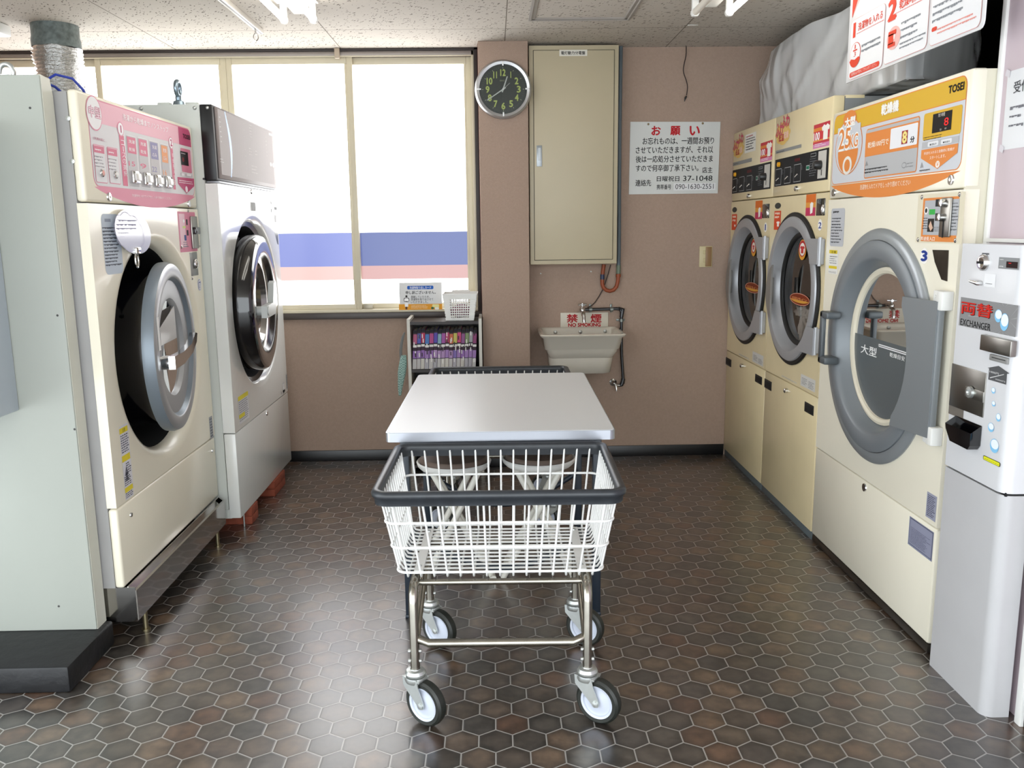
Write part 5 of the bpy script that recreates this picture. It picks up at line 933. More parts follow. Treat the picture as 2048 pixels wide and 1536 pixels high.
# ================================================================== CARTS, TABLE, STOOLS
def make_cart(loc, rz, label):
    t = thing('laundry_cart', label, 'cart', loc, rz, 'wire laundry carts around the table'); Wt = WM[t.name]
    def bld(mb, name, mats, parent, **k): mb.v = [tuple(Wt @ Vector(p)) for p in mb.v]; return mb.build(name, mats, parent, **k)
    X1, Y1, ZT, ZB = .312, .49, .63, .392
    b = MB(); b.sweep(rpath(-X1, X1, 0, Y1, .035, 8), [(-.009, .612), (.004, .612), (.005, .627), (.011, .632), (.013, .64), (.009, .648), (0, .651), (-.009, .648), (-.013, .64), (-.011, .629)]); bld(b, 'rim', M('worn_black_rim', '2B2F34', .38, var=.25, vscale=30), t, smooth=60)
    b = MB(); fy = lambda z: .008 + (.634 - z) / .244 * .075; by = lambda z: Y1 - .008 - (.634 - z) / .244 * .045; sx = lambda z: .302 - (.634 - z) / .244 * .034
    R_ = .0031
    for i in range(15):
        s = (i - 7) / 7.0; xt, xb = s * .272, s * .245
        b.tube([(xt, fy(ZT), ZT), (xb, fy(.4), .4), (xb, fy(.39) + .006, .388), (xb, by(.39) - .006, .388), (xb, by(.4), .4), (xt, by(ZT), ZT)], R_, 7)
    for i in range(13):
        y = .1 + i * .0275; yt = .03 + i * .0355
        b.tube([(-sx(ZT), yt, ZT), (-sx(.41), y, .41), (-sx(.4) + .008, y, .396), (-sx(.39) + .02, y, .3935), (sx(.39) - .02, y, .3935), (sx(.4) - .008, y, .396), (sx(.41), y, .41), (sx(ZT), yt, ZT)], R_, 7)
    for z in (.556, .481, .404):
        b.tube([(p[0], p[1], z) for p in rpath(-sx(z) - .003, sx(z) + .003, fy(z) - .003, by(z) + .003, .028, 6)], .0037, 8, closed=True)
    bk_ = bld(b, 'wire_basket', white_wire, t, smooth=60)
    for s in (-1, 1):
        b = MB(); b.box(s * .218 - .012, s * .218 + .012, .1, .425, .397, .4); 
        for y in (.13, .40): b.lathe([(.006, 0), (.005, .003), (0, .003)], (s * .218, y, .4), (0, 0, 1), 10, 1)
        bld(b, 'base_strap', [white_wire, zinc], t)
    for s in (-1, 1):
        x = s * .228; b = MB(); b.tube([(x, .04, .135), (x, .04, .335), (x, .046, .356), (x, .06, .37), (x, .085, .375), (x, .42, .375), (x, .45, .37), (x, .464, .356), (x, .47, .335), (x, .47, .135)], .0125, 14); b.tube([(x - s * .006, .40, .365), (x - s * .004, .05, .226)], .0095, 12)
        bld(b, 'side_frame', old_chrome, t)
    b = MB(); b.tube([(-.226, .05, .233), (-.212, .042, .23), (-.19, .036, .223), (.19, .036, .223), (.212, .042, .23), (.226, .05, .233)], .0115, 14); bld(b, 'stretcher', old_chrome, t)
    b = MB(); b.tube([(-.226, .40, .366), (.226, .40, .366)], .0105, 12); bld(b, 'cross_bar', old_chrome, t); b = MB(); b.tube([(-.226, .1, .366), (.226, .1, .366)], .0085, 12); bld(b, 'cross_bar', old_chrome, t)
    for i, (x, y, a) in enumerate(((-.228, .04, .62), (.228, .04, .55), (-.228, .47, .6), (.228, .47, .5))):
        D = Vector((math.cos(a), -math.sin(a), 0)); N = Vector((-math.sin(a), -math.cos(a), 0)); c = Vector((x, y, 0)) + D * .034 + Vector((0, 0, .0625)); S = Vector((x, y, 0))
        b = MB(); b.lathe([(.0, .133), (.026, .133), (.028, .139), (.024, .147), (.014, .149), (.013, .151)], (x, y, 0), (0, 0, 1), 24); b.lathe([(.0, .115), (.027, .115), (.03, .123), (.029, .131), (.0, .132)], (x, y, 0), (0, 0, 1), 24)
        for sg in (1, -1):
            O = S + N * (sg * .021) ; prof = [(-.027, .131), (.022, .131), (.028, .105), (.045, .066), (.042, .054), (.031, .051), (.02, .062), (-.025, .106)]
            b.prism(prof, O - N * (.0015 if sg > 0 else -.0015) , D, (0, 0, 1), .003 if True else 0)
            b.lathe([(.008, 0), (.008, .004), (0, .005)], c + N * (sg * .0225), N * sg, 14)
        b.prism([(-.024, -.021), (.03, -.021), (.03, .021), (-.024, .021)], S + Vector((0, 0, .1275)), D, N, .004)
        cs = bld(b, 'caster', zinc, t)
        for q in (.185, .215): pass
        b = MB(); b.lathe([(.045, -.0145), (.055, -.0155), (.061, -.01), (.0625, 0), (.061, .01), (.055, .0155), (.045, .0145)], c, N, 48); bld(b, 'tyre', M('dark_rubber_tyre', '1E211D', .45), cs)
        b = MB(); b.lathe([(0, -.013), (.022, -.013), (.032, -.008), (.0385, -.009), (.04, -.013), (.0455, -.0152), (.0465, 0), (.0455, .0152), (.04, .013), (.0385, .009), (.032, .008), (.022, .013), (0, .013)], c, N, 48); bld(b, 'wheel', M('pale_blue_grey_wheel', 'BFC5D2', .4), cs)
        for z in (.172, .2): b = MB(); b.cyl((x - .0175, y, z), (x + .0175, y, z), .005, seg=10); bld(b, 'bolt', zinc, t)
    return t
cart1 = make_cart((.004, 2.083, 0), -.02, 'white wire laundry cart with dark rim in front of the table')
cart2 = copy_thing(cart1, (.022, 4.035, 0), math.pi - .01, 'white wire laundry cart partly hidden behind the table')
WM[cart2.name] = Matrix.Translation((.022, 4.035, 0)) @ Matrix.Rotation(math.pi - .01, 4, 'Z')
TB = thing('folding_table', 'low table with pale grey top and navy steel legs between the two carts', 'table', (.02, 3.12, 0), -.012); TW = WM[TB.name]
def tb(mb, name, mats, parent=TB, **k): mb.v = [tuple(TW @ Vector(p)) for p in mb.v]; return mb.build(name, mats, parent, **k)
hw, hl = .354, .533
b = MB(); b.sweep(rpath(-hw, hw, -hl, hl, .018, 5), [(0, .651), (0, .6795), (-.003, .68), (-.01, .6795), (-.01, .651)]); tb(b, 'edge_band', M('aluminium_edge', 'A9ACB4', .3, metal=.8))
b = MB(); pp_ = rpath(-hw + .003, hw - .003, -hl + .003, hl - .003, .016, 5); n = len(pp_); b.add([(x, y, .681) for x, y in pp_] + [(x, y, .652) for x, y in pp_], [list(range(n)), list(range(n, 2 * n))[::-1]] + [[i, n + i, n + (i + 1) % n, (i + 1) % n] for i in range(n)]); tb(b, 'tabletop', M('pale_grey_laminate', 'D3D6D8', .34, var=.02, vscale=1.6))
for sx_ in (-1, 1):
    for sy in (-1, 1):
        b = MB(); x = sx_ * .315; y = sy * .36; b.box(x - .014, x + .014, y - .02, y + .02, 0.003, .651, .003); b.box(x - .016, x + .016, y - .022, y + .022, 0, .012, .003); tb(b, 'leg', navy)
    b = MB(); b.box(sx_ * .30 - .008, sx_ * .30 + .008, -.38, .38, .575, .651, .002); tb(b, 'side_rail', navy)
for sy in (-1, 1):
    b = MB(); b.box(-.3, .3, sy * .372 - .006, sy * .372 + .006, .59, .651, .002); tb(b, 'apron', navy)
    b = MB(); b.tube([(.315 * s, sy * .34, .30 - .14 * math.cos(s * math.pi / 2)) for s in [i / 8 for i in range(-8, 9)]], .012, 10); tb(b, 'curved_stretcher', navy)
def stool(x, y, rz, label):
    t = thing('folding_stool', label, 'stool', (x, y, 0), rz, 'round folding stools under the table'); Wt = WM[t.name]
    def bld(mb, name, mats, **k): mb.v = [tuple(Wt @ Vector(p)) for p in mb.v]; return mb.build(name, mats, t, **k)
    b = MB(); b.lathe([(0, .423), (.1, .421), (.122, .426), (.134, .438), (.138, .45), (.134, .455), (.127, .448)], (0, 0, 0), (0, 0, 1), 48); bld(b, 'seat_pan', white_plastic)
    b = MB(); b.lathe([(.126, .446), (.125, .46), (.118, .469), (.07, .474), (0, .475)], (0, 0, 0), (0, 0, 1), 48); bld(b, 'cushion', M('brown_vinyl_cushion', '6A5A50', .55, var=.08, vscale=20))
    cw = M('cream_white_tube', 'DAD8CE', .35)
    for s in (-1, 1):
        for k in (-1, 1):
            b = MB(); b.tube([(k * .085 * s * 1, s * .055 + .012 * k, .424), (-k * .13 * s, s * .075 + .012 * k, .012)], .0115, 12); bld(b, 'leg', cw)
    for k in (-1, 1): b = MB(); b.tube([(k * .13, -.09, .016), (k * .13, .09, .016)], .0115, 12); bld(b, 'foot_rail', cw)
    b = MB(); b.tube([(-.02, -.07, .2), (-.02, .07, .2)], .006, 10); bld(b, 'pivot_rod', zinc)
    return t
stool(-.157, 3.1, .12, 'round folding stool with brown cushion, left one of the two under the table')
stool(.158, 3.125, -.1, 'round folding stool with brown cushion, right one of the two under the table')
# ================================================================== BACK WALL
BC = thing('bookcase', 'small dark brown bookcase with white edges holding comics, below the window', 'bookcase', (-.26, 4.65, 0))
bx0, bx1, by0, by1, bt = -.456, -.066, 4.5, 4.745, .815
brw = M('dark_brown_board', '2B2422', .5, var=.1); wedge = M('pale_edge_strip', 'C9C7BE', .5)
for x in (bx0, bx1 - .016):
    b = MB(); b.box(x, x + .016, by0 + .002, by1, 0, .828, 0, 0); b.box(x, x + .016, by0, by0 + .002, 0, .828, 0, 1); b.box(x, x + .016, by0, by1, .8275, .829, 0, 1); b.build('side_panel', [brw if x > -.3 else M('pale_side', 'C9C7BE', .5), wedge], BC)
for z, nm in ((.80, 'top_board'), (.548, 'shelf'), (.29, 'shelf'), (.03, 'shelf')): b = MB(); b.box(bx0 + .016, bx1 - .016, by0 + .004, by1, z, z + .015); b.build(nm, brw, BC)
b = MB(); b.box(bx0 + .016, bx1 - .016, by1 - .006, by1, 0, .8); b.build('back_panel', brw, BC)
ords = ['first', 'second', 'third', 'fourth', 'fifth', 'sixth', 'seventh', 'eighth', 'ninth', 'tenth', 'eleventh', 'twelfth', 'thirteenth', 'fourteenth', 'fifteenth', 'sixteenth']
tops = ['A65A78', '5A5FA8', 'B03A5A', '4F76B0', 'A85082', '5A4FA0', '86A6B4', '9A5A9A', 'A84466', 'C06A50', 'B8B060', 'C05078', '8A5A86', '7E8E6A', '9A9A9E', '8A4A72']
names_ = {'A65A78': 'rose', '5A5FA8': 'violet blue', 'B03A5A': 'crimson', '4F76B0': 'blue', 'A85082': 'magenta', '5A4FA0': 'deep violet', '86A6B4': 'pale blue', '9A5A9A': 'purple', 'A84466': 'red', 'C06A50': 'orange red', 'B8B060': 'yellow green', 'C05078': 'pink', '8A5A86': 'plum', '7E8E6A': 'sage green', '9A9A9E': 'grey', '8A4A72': 'mauve'}
paper = M('page_paper', 'C9C2B0', .8)
def book(x, wd, z, h, lean, top, label, group, seed):
    random.seed(seed); y0 = by0 + .022 + random.uniform(0, .008); y1 = y0 + .15; cov = ink(top); low = ink(random.choice(['8E6AA8', '9A7AB0', '7C6AA4', 'A88AB4'])); pale = ink(random.choice(['B9B6B4', 'A9A6AC', 'C4C0B8']))
    t = thing('comic_book', label, 'book', (x + wd / 2, y0, z), 0, group); sh = lambda zz: lean * (zz - z)
    b = MB()
    zs = [z, z + h * .06, z + h * .26, z + h * .275, z + h * .47, z + h * .56, z + h * .62, z + h * .65, z + h * .9, z + h * .93, z + h]; ms = [0, 1, 2, 3, 2, 4, 5, 6, 0, 4]
    mats = [ink('3A3236'), pale, ink('1C1A22'), low, ink('D8D6D2'), ink('3C2E3A'), cov]; ms = [1, 1, 2, 3, 5, 4, 2, 6, 0, 2]
    for i in range(10):
        a, c = zs[i], zs[i + 1]; vs = [(x + sh(a), y0, a), (x + wd + sh(a), y0, a), (x + wd + sh(c), y0, c), (x + sh(c), y0, c)]; b.add(vs, [[0, 1, 2, 3]], ms[i])
    for k in range(3):
        zz = z + h * random.uniform(.1, .85); xx = random.uniform(.1, .6) * wd; b.add([(x + xx + sh(zz), y0 - .0003, zz), (x + xx + wd * .3 + sh(zz), y0 - .0003, zz), (x + xx + wd * .3 + sh(zz), y0 - .0003, zz + h * .1), (x + xx + sh(zz), y0 - .0003, zz + h * .1)], [[0, 1, 2, 3]], 4 if k else 0)
    sk = lambda xx, yy: [(xx + sh(z), yy, z), (xx + sh(z + h), yy, z + h)]
    for xx in (x, x + wd): a, c = sk(xx, y0), sk(xx, y1); b.add(a + c, [[0, 1, 3, 2]], 6)
    b.flat = True; b.build('cover', mats, t, smooth=0)
    p = MB(); e = .0015; p.add([(x + e + sh(z), y0 + .002, z + .002), (x + wd - e + sh(z), y0 + .002, z + .002), (x + wd - e + sh(z), y1 - .002, z + .002), (x + e + sh(z), y1 - .002, z + .002)] + [(x + e + sh(z + h), y0 + .002, z + h - .002), (x + wd - e + sh(z + h), y0 + .002, z + h - .002), (x + wd - e + sh(z + h), y1 - .002, z + h - .002), (x + e + sh(z + h), y1 - .002, z + h - .002)], [[0, 3, 2, 1], [4, 5, 6, 7], [0, 1, 5, 4], [1, 2, 6, 5], [2, 3, 7, 6], [3, 0, 4, 7]]); p.build('pages', paper, t, smooth=0)
x = bx0 + .02
for i in range(16):
    wd = .0185 + (.002 if i in (0, 3, 4) else 0); book(x, wd, .5635, .205 + .004 * ((i * 7) % 3), .05, tops[i], '%s comic from the left on the upper shelf, %s upper spine' % (ords[i], names_[tops[i]]), 'comics on the upper shelf', 40 + i); x += wd + .0021
x = bx0 + .019
lowc = ['B0803A', '3A6AA8', 'C0A040', '4A7AB0', '8A3A3A', '5A5A8A']; ln = ['ochre', 'blue', 'yellow', 'steel blue', 'dark red', 'slate violet']
for i in range(6): wd = .019; book(x, wd, .3055, .19, .04, lowc[i], '%s comic from the left on the middle shelf, %s upper spine' % (ords[i], ln[i]), 'comics on the middle shelf', 80 + i); x += wd + .003
x = bx0 + .05
for i in range(12): wd = .02; book(x, wd, .0455, .2, .02, ['C9C4B8', '8A8E96', 'A8A49C', '77747A'][i % 4], '%s pale comic from the left on the bottom shelf, seen between the stools' % ords[i], 'comics on the bottom shelf', 120 + i); x += wd + .004
random.seed(11)
# white lattice basket on top
def basket():
    t = thing('plastic_basket', 'small white plastic basket with square holes on top of the bookcase', 'basket', (-.18, 4.6, bt + .0005))
    z0, z1 = bt + .001, .955; top = (-.266, -.09, 4.53, 4.7); bot = (-.252, -.11, 4.545, 4.69); b = MB()
    def P_(u, v, face):
        q = v; x0 = bot[0] + (top[0] - bot[0]) * q; x1 = bot[1] + (top[1] - bot[1]) * q; y0 = bot[2] + (top[2] - bot[2]) * q; y1 = bot[3] + (top[3] - bot[3]) * q; z = z0 + (z1 - z0) * v
        return {0: (x0 + (x1 - x0) * u, y0, z), 1: (x1, y0 + (y1 - y0) * u, z), 2: (x1 - (x1 - x0) * u, y1, z), 3: (x0, y1 - (y1 - y0) * u, z)}[face]
    NU, NV = 9, 8
    us = [0, .17]; 
    for i in range(NU): us += [.17 + .66 * (i + .18) / NU, .17 + .66 * (i + .82) / NU]
    us += [.83, 1]; vs_ = [0, .08]
    for i in range(NV): vs_ += [.08 + .74 * (i + .18) / NV, .08 + .74 * (i + .82) / NV]
    vs_ += [.82, 1]
    for f in range(4):
        for i in range(len(us) - 1):
            for j in range(len(vs_) - 1):
                hole = 2 <= i < len(us) - 2 and 2 <= j < len(vs_) - 2 and i % 2 == 0 and j % 2 == 0
                hole = (i >= 2 and i <= 2 * NU and i % 2 == 0 or False) and (j >= 2 and j <= 2 * NV and j % 2 == 0)
                if (i % 2 == 0 and 1 < i < 2 * NU + 1 and j % 2 == 0 and 1 < j < 2 * NV + 1): hole = True
                i_h = (i - 1) % 2 == 0 and 1 <= i - 0 and 0 < (i - 1) // 2 + 1 <= NU and i >= 2
                if i >= 2 and j >= 2 and i <= 2 * NU and j <= 2 * NV and i % 2 == 0 and j % 2 == 0: continue
                b.add([P_(us[i], vs_[j], f), P_(us[i + 1], vs_[j], f), P_(us[i + 1], vs_[j + 1], f), P_(us[i], vs_[j + 1], f)], [[0, 1, 2, 3]])
    o = b.build('basket_wall', white_plastic, t, smooth=0); md = o.modifiers.new('thickness', 'SOLIDIFY'); md.thickness = .003
    b = MB(); b.box(bot[0], bot[1], bot[2], bot[3], z0, z0 + .004); b.build('base', white_plastic, t)
    b = MB(); b.sweep(rpath(top[0], top[1], top[2], top[3], .012, 5), [(-.002, z1 - .006), (.004, z1 - .006), (.005, z1 + .002), (-.002, z1 + .002)]); b.box(top[0] + .04, top[1] - .04, top[3] - .002, top[3] + .004, z1, z1 + .01, .002); b.build('basket_rim', white_plastic, t)
    b = MB(); b.box(-.15, -.09, 4.57, 4.68, z0 + .006, z0 + .055, .008)
    return t
basket()
b = MB(); cloth_lump(b, (-.18, 4.615, bt + .045), .036, (1.5, 1.4, 1), 4.4, .2); tag(b.build('pink_cloth', M('pink_cloth', '7A4A5C', .8), smooth=180), 'pink cloth inside the white basket on the bookcase', 'cloth')
# card on the sill
Cc = (780, 540, 5.91); pc = lambda x, y, Y: py(x / Cc[2] + Cc[0], y / Cc[2] + Cc[1], Y)
p0, p1 = pc(105, 152, 4.752), pc(618, 466, 4.752); SD = thing('sill_card', 'white and orange apology card standing on the window sill', 'card', ((p0[0] + p1[0]) / 2, 4.755, p1[2]))
b = MB(); b.box(p0[0], p1[0], 4.752, 4.7555, p1[2], p0[2], .0008); b.build('card', M('white_card', 'D9DADA', .5), SD)
A = Art('Y', 4.752, 1, Cc); A.R((105, 405), (618, 466), 'DE9A32', 0); A.R((202, 188), (514, 226), '2B62B8', 1, .006); A.T('洗濯物取り出しカード', (232, 194), (486, 222), 'E6EAF0', 2, .02); A.T('申し訳ございません。', (186, 248), (540, 282), '2A2A2E', 1, .03); A.T('混雑していたため、', (246, 304), (470, 330), '2A2A2E', 1, .01); A.T('洗濯物を取り出させて', (246, 334), (512, 360), '2A2A2E', 1, .01); A.T('いただきました。', (246, 366), (450, 392), '2A2A2E', 1, .01)
A.E((182, 298), (206, 324), '2E2A2A', 1); A.R((162, 328), (228, 380), '2E2A2A', 1, .008); A.R((168, 334), (222, 380), 'F2F2F2', 2, .008); A.R((174, 370), (216, 434), 'F2F2F2', 2); A.R((182, 434), (206, 466), '5A3E34', 2); A.L((248, 415), (460, 455), 'F2DDB8', 3, 1, .4); A.E((485, 435), (520, 464), '3A6A4A', 1); A.R((500, 406), (580, 440), 'E8E2A0', 1, .004); A.R((530, 440), (580, 466), 'F2F0E8', 1, .004); A.build('printed_graphics', SD)
# duster hanging on the side of the bookcase
DT = thing('duster', 'mint checked cloth duster with grey handle hanging on the side of the bookcase', 'duster', (-.475, 4.52, .72))
pts = [py(x / Cc[2] + Cc[0], y / Cc[2] + Cc[1], 4.53) for x, y in ((172, 738), (152, 790), (134, 880), (126, 960), (130, 1060), (140, 1120))]
b = MB(); b.tube(pts, [.004, .007, .008, .008, .007, .006], 8); b.build('handle', M('grey_strap', '6E706E', .5), DT)
b = MB()
for k in range(14):
    a = 2 * math.pi * k / 14; ps = []
    for i in range(7):
        s = i / 6; q = np.array(pc(158 - 38 * s + 6 * math.sin(5 * s + k), 1010 + 480 * s * (.9 + .1 * math.sin(k * 2.1)), 4.53)); rr = .004 + .01 * math.sin(math.pi * min(1, s * .8 + .25)); ps.append((q[0] + rr * math.cos(a), q[1] + rr * math.sin(a), q[2]))
    b.tube(ps, [.0035, .006, .0065, .0065, .006, .005, .003], 7)
ck = bpy.data.materials.new('mint_gingham'); ck.use_nodes = True; nt = ck.node_tree; tc = nt.nodes.new('ShaderNodeTexCoord'); cb = nt.nodes.new('ShaderNodeTexChecker'); cb.inputs['Scale'].default_value = 150; cb.inputs['Color1'].default_value = lin('A9C4BC'); cb.inputs['Color2'].default_value = lin('6E9088'); nt.links.new(tc.outputs['Object'], cb.inputs['Vector']); nt.links.new(cb.outputs[0], nt.nodes['Principled BSDF'].inputs['Base Color']); nt.nodes['Principled BSDF'].inputs['Roughness'].default_value = .9
b.build('cloth_strips', ck, DT)
# clock
CK = thing('wall_clock', 'round silver rimmed wall clock with dark green face and yellow numerals', 'clock', (.0625, 4.6, 1.983)); cc = (.0625, 4.6, 1.983); NA = (0, -1, 0)
b = MB(); b.lathe([(.0, .0), (.138, 0), (.144, .01), (.143, .024), (.134, .034), (.121, .03), (.119, .022)], cc, NA, 80); b.build('rim', M('satin_silver_rim', 'B4B5B6', .3, metal=.7), CK)
b = MB(); b.lathe([(.1195, .02), (0, .02)], cc, NA, 80); b.build('dial', M('dark_green_dial', '1E2620', .4), CK)
A = Art('Y', 4.58, 1); A.gap = .0003; lum = 'C6D27A'
for i in range(12):
    a = math.pi / 2 - (i + 1) * math.pi / 6; u, v = .0625 + .079 * math.cos(a), 1.983 + .081 * math.sin(a); s = str(i + 1); wd = {'1': .0035, '11': .0085, '10': .0135, '12': .0125}.get(s, .0085); A.Tuv(s, u - wd, u + wd, v - .0155, v + .0155, lum, 1, .035)
for i in range(60):
    a = i * math.pi / 30; r0, r1, wd = (.100, .107, .0012) if i % 5 == 0 else (.103, .107, .0005); ca, sa = math.cos(a), math.sin(a); A.poly([(.0625 + r0 * ca - wd * sa, 1.983 + r0 * sa + wd * ca), (.0625 + r0 * ca + wd * sa, 1.983 + r0 * sa - wd * ca), (.0625 + r1 * ca + wd * sa, 1.983 + r1 * sa - wd * ca), (.0625 + r1 * ca - wd * sa, 1.983 + r1 * sa + wd * ca)], 'B9BFA0' if i % 5 == 0 else '7A8070', 1)
A.Tuv('SEIKO', .0625 - .017, .0625 + .008, 1.983 + .039, 1.983 + .046, '9AA080', 1); A.build('numerals', CK)
def hand(ang, ln, w0, w1, off, nm, mt, tail=.015):
    d = Vector((math.sin(ang), 0, math.cos(ang))); n = Vector((d.z, 0, -d.x)); c = Vector((cc[0], 4.58 - off, cc[2])); b = MB(); b.prism([(-tail, -w0), (ln, -w1), (ln, w1), (-tail, w0)], c, d, n, .0012); b.build(nm, mt, CK)
hand(math.radians(19.5), .066, .0035, .0026, .004, 'hour_hand', M('pale_hand', 'C9CDC9', .4)); hand(math.radians(237), .098, .003, .0022, .006, 'minute_hand', MATS['pale_hand']); hand(math.radians(49), .045, .0007, .0006, .008, 'second_hand', MATS['pale_hand'], .02)
b = MB(); b.cyl((cc[0], 4.581, cc[2]), (cc[0], 4.569, cc[2]), .005, seg=16); b.build('hub', MATS['pale_hand'], CK)
for a in range(4):
    ca, sa = math.cos(a * math.pi / 2), math.sin(a * math.pi / 2); b = MB(); r0, r1 = .112, .133; b.box(cc[0] + min(r0 * ca, r1 * ca) - .0035 * abs(sa), cc[0] + max(r0 * ca, r1 * ca) + .0035 * abs(sa), 4.564, 4.57, cc[2] + min(r0 * sa, r1 * sa) - .0035 * abs(ca), cc[2] + max(r0 * sa, r1 * sa) + .0035 * abs(ca), .001); b.build('index_marker', M('clear_white_marker', 'EDEFEF', .2), CK)
b = MB(); b.lathe([(.1195, .0275), (.06, .0275), (0, .0275)], cc, NA, 64); b.build('glass', glass_mat('clock_glass', 'F2F4F2', .05), CK)
# distribution cabinet
EC = thing('distribution_cabinet', 'tall beige electrical distribution cabinet high on the back wall', 'cabinet', (.427, 4.7, 1.1)); ex0, ex1, ez0, ez1 = .196, .657, 1.098, 2.205; bei = M('beige_steel_cabinet', 'B8AD92', .45, var=.05, vscale=3)
b = MB(); b.box(ex0, ex1, 4.64, YB - .001, ez0, ez1, .003); b.build('body', bei, EC); b = MB(); b.box(ex0 + .022, ex1 - .022, 4.635, 4.641, ez0 + .022, ez1 - .024, .001, 1); b.box(ex0 + .0245, ex1 - .0245, 4.632, 4.64, ez0 + .0245, ez1 - .0265, .0015, 0); b.build('door', [bei, void], EC)
q = [py(x, y, 4.632) for x, y in ((1073, 291), (1084, 333))]; b = MB(); b.box(q[0][0], q[1][0], 4.628, 4.633, q[1][2], q[0][2], .001); b.box(q[0][0] + .008, q[1][0] - .006, 4.6265, 4.629, q[1][2] + .03, q[0][2] - .012, .004, 1); b.build('latch', [M('grey_latch_plate', '9AA0A4', .35, metal=.5), M('pale_latch_lever', 'C4CCD2', .3)], EC)
A = Art('Y', 4.632, 1, (930, 70, 6.024)); A.R((1137, 180), (1472, 252), 'DCD9CE', 0); A.T('電灯動力分電盤', (1158, 196), (1448, 236), '1E1C1A', 1, .03); A.build('name_plate', EC)
gp = thing('conduit_pipe', 'slim grey conduit running down beside the electrical cabinet into a bent orange pipe', 'pipe', (.675, 4.75, 1.1)); C3 = (1050, 480, 4.8); p3 = lambda x, y, Y: py(x / C3[2] + C3[0], y / C3[2] + C3[1], Y)
b = MB(); b.tube([(.684, 4.76, ZC), (.682, 4.76, 1.8), tuple(p3(902, 130, 4.76)), tuple(p3(895, 330, 4.76))], .0105, 12); b.build('grey_conduit', M('grey_blue_pvc', '5E6A72', .5), gp)
b = MB(); b.cyl(p3(898, 240, 4.76), p3(896, 325, 4.76), .0125, seg=14); b.build('coupling', M('green_grey_coupling', '6A7664', .5), gp)
b = MB(); cs_ = [(758, 235), (748, 300), (742, 370), (742, 420), (752, 455), (780, 482), (815, 491), (850, 480), (878, 448), (890, 400), (895, 350), (896, 325)]; b.tube([p3(x, y, 4.75) for x, y in cs_], .0105, 12); b.cyl(p3(895, 355, 4.75), p3(896, 328, 4.75), .014, seg=14); b.build('orange_pipe', M('orange_pvc', '8F4524', .5), gp)
b = MB(); b.cyl(p3(743, 330, 4.75), p3(742, 378, 4.75), .0118, seg=14); b.build('navy_band', M('navy_tape', '26304E', .4), gp)
cds = [(822, 238), (800, 320), (772, 410), (745, 480), (712, 540), (675, 595), (642, 628), (600, 650)]; b = MB(); b.tube([p3(x, y, 4.772) for x, y in cds], .0028, 6); tag(b.build('twisted_cord', M('dark_twisted_cord', '3A2A24', .6)), 'thin dark twisted cord slanting from the electrical cabinet to the tap', 'cord')
# no smoking plate, sink, tap, pipe
NS = thing('no_smoking_sign', 'cream plate with red no smoking lettering behind the tap above the sink', 'sign', (.46, YB, .83))
p0, p1 = p3(340, 700, YB - .004), p3(798, 845, YB - .004); b = MB(); b.box(p0[0], p1[0], YB - .004, YB - .0005, p1[2], p0[2], .001); b.build('plate', M('cream_plate', 'CFC8B8', .4), NS)
A = Art('Y', YB - .004, 1, C3); A.T('禁', (402, 714), (505, 790), 'A8242A', 1, .032); A.T('煙', (632, 712), (732, 790), 'A8242A', 1, .032); A.T('NO SMOKING', (416, 800), (724, 828), 'A8242A', 1, .05); A.build('lettering', NS)
SK = thing('utility_sink', 'white porcelain utility sink hung on the beige back wall below the tap', 'sink', (.46, 4.6, .54))
loops = [(a - .012, *q) for a, *q in [(.53, .31, .61, 4.56, 4.775, .05), (.535, .295, .622, 4.545, 4.775, .055), (.6, .288, .63, 4.53, 4.777, .05), (.655, .282, .637, 4.52, 4.778, .045), (.664, .27, .65, 4.49, 4.779, .04), (.675, .262, .657, 4.475, 4.779, .035), (.735, .252, .668, 4.45, 4.78, .03), (.744, .24, .681, 4.432, 4.781, .03), (.752, .236, .685, 4.427, 4.782, .032), (.758, .24, .681, 4.432, 4.781, .03), (.758, .255, .665, 4.45, 4.755, .03), (.75, .262, .658, 4.457, 4.748, .03), (.66, .275, .645, 4.48, 4.745, .03), (.60, .3, .62, 4.55, 4.74, .04), (.57, .33, .59, 4.6, 4.72, .04)]]
b = MB(); n = 0; L_ = []
for z, x0, x1, y0, y1, r in loops: L_.append([(p[0], p[1], z) for p in rpath(x0, x1, y0, y1, r, 7)])
n = len(L_[0]); b.add([p for l in L_ for p in l], [[i * n + j, i * n + (j + 1) % n, (i + 1) * n + (j + 1) % n, (i + 1) * n + j] for i in range(len(L_) - 1) for j in range(n)] + [list(range(n))[::-1], [(len(L_) - 1) * n + j for j in range(n)]]); b.build('basin', porcelain, SK, smooth=60)
for q in ((293, 886), (532, 882), (770, 876)): c_ = p3(q[0], q[1], 4.746); b = MB(); b.lathe([(.011, 0), (.01, .005), (.005, .008), (0, .009)], (c_[0], 4.748, c_[2]), (0, -1, 0), 18); b.build('fixing_bolt', zinc, SK)
b = MB(); b.cyl((.46, 4.66, .532), (.46, 4.66, .45), .02, seg=16); b.tube([(.46, 4.66, .46), (.46, 4.7, .43), (.46, YB, .43)], .018, 12); b.build('drain', zinc, SK)
TP = thing('water_tap', 'chrome wall tap with cross handle above the sink', 'tap', tuple(p3(548, 680, YB)))
tz = lambda y: p3(548, y, 4.73)[2]; tx = p3(548, 680, 4.73)[0]
b = MB(); b.tube([(tx, YB, tz(670)), (tx, 4.71, tz(670))], .012, 14); b.sphere((tx, 4.715, tz(672)), .017, 16); b.tube([(tx, 4.715, tz(690)), (tx + .002, 4.69, tz(700)), (tx + .004, 4.675, tz(725)), (tx + .005, 4.672, tz(780))], [.012, .012, .01, .009], 14); b.tube([(tx, 4.715, tz(665)), (tx, 4.715, tz(630))], [.012, .006], 12); b.build('tap_body', chrome, TP)
b = MB()
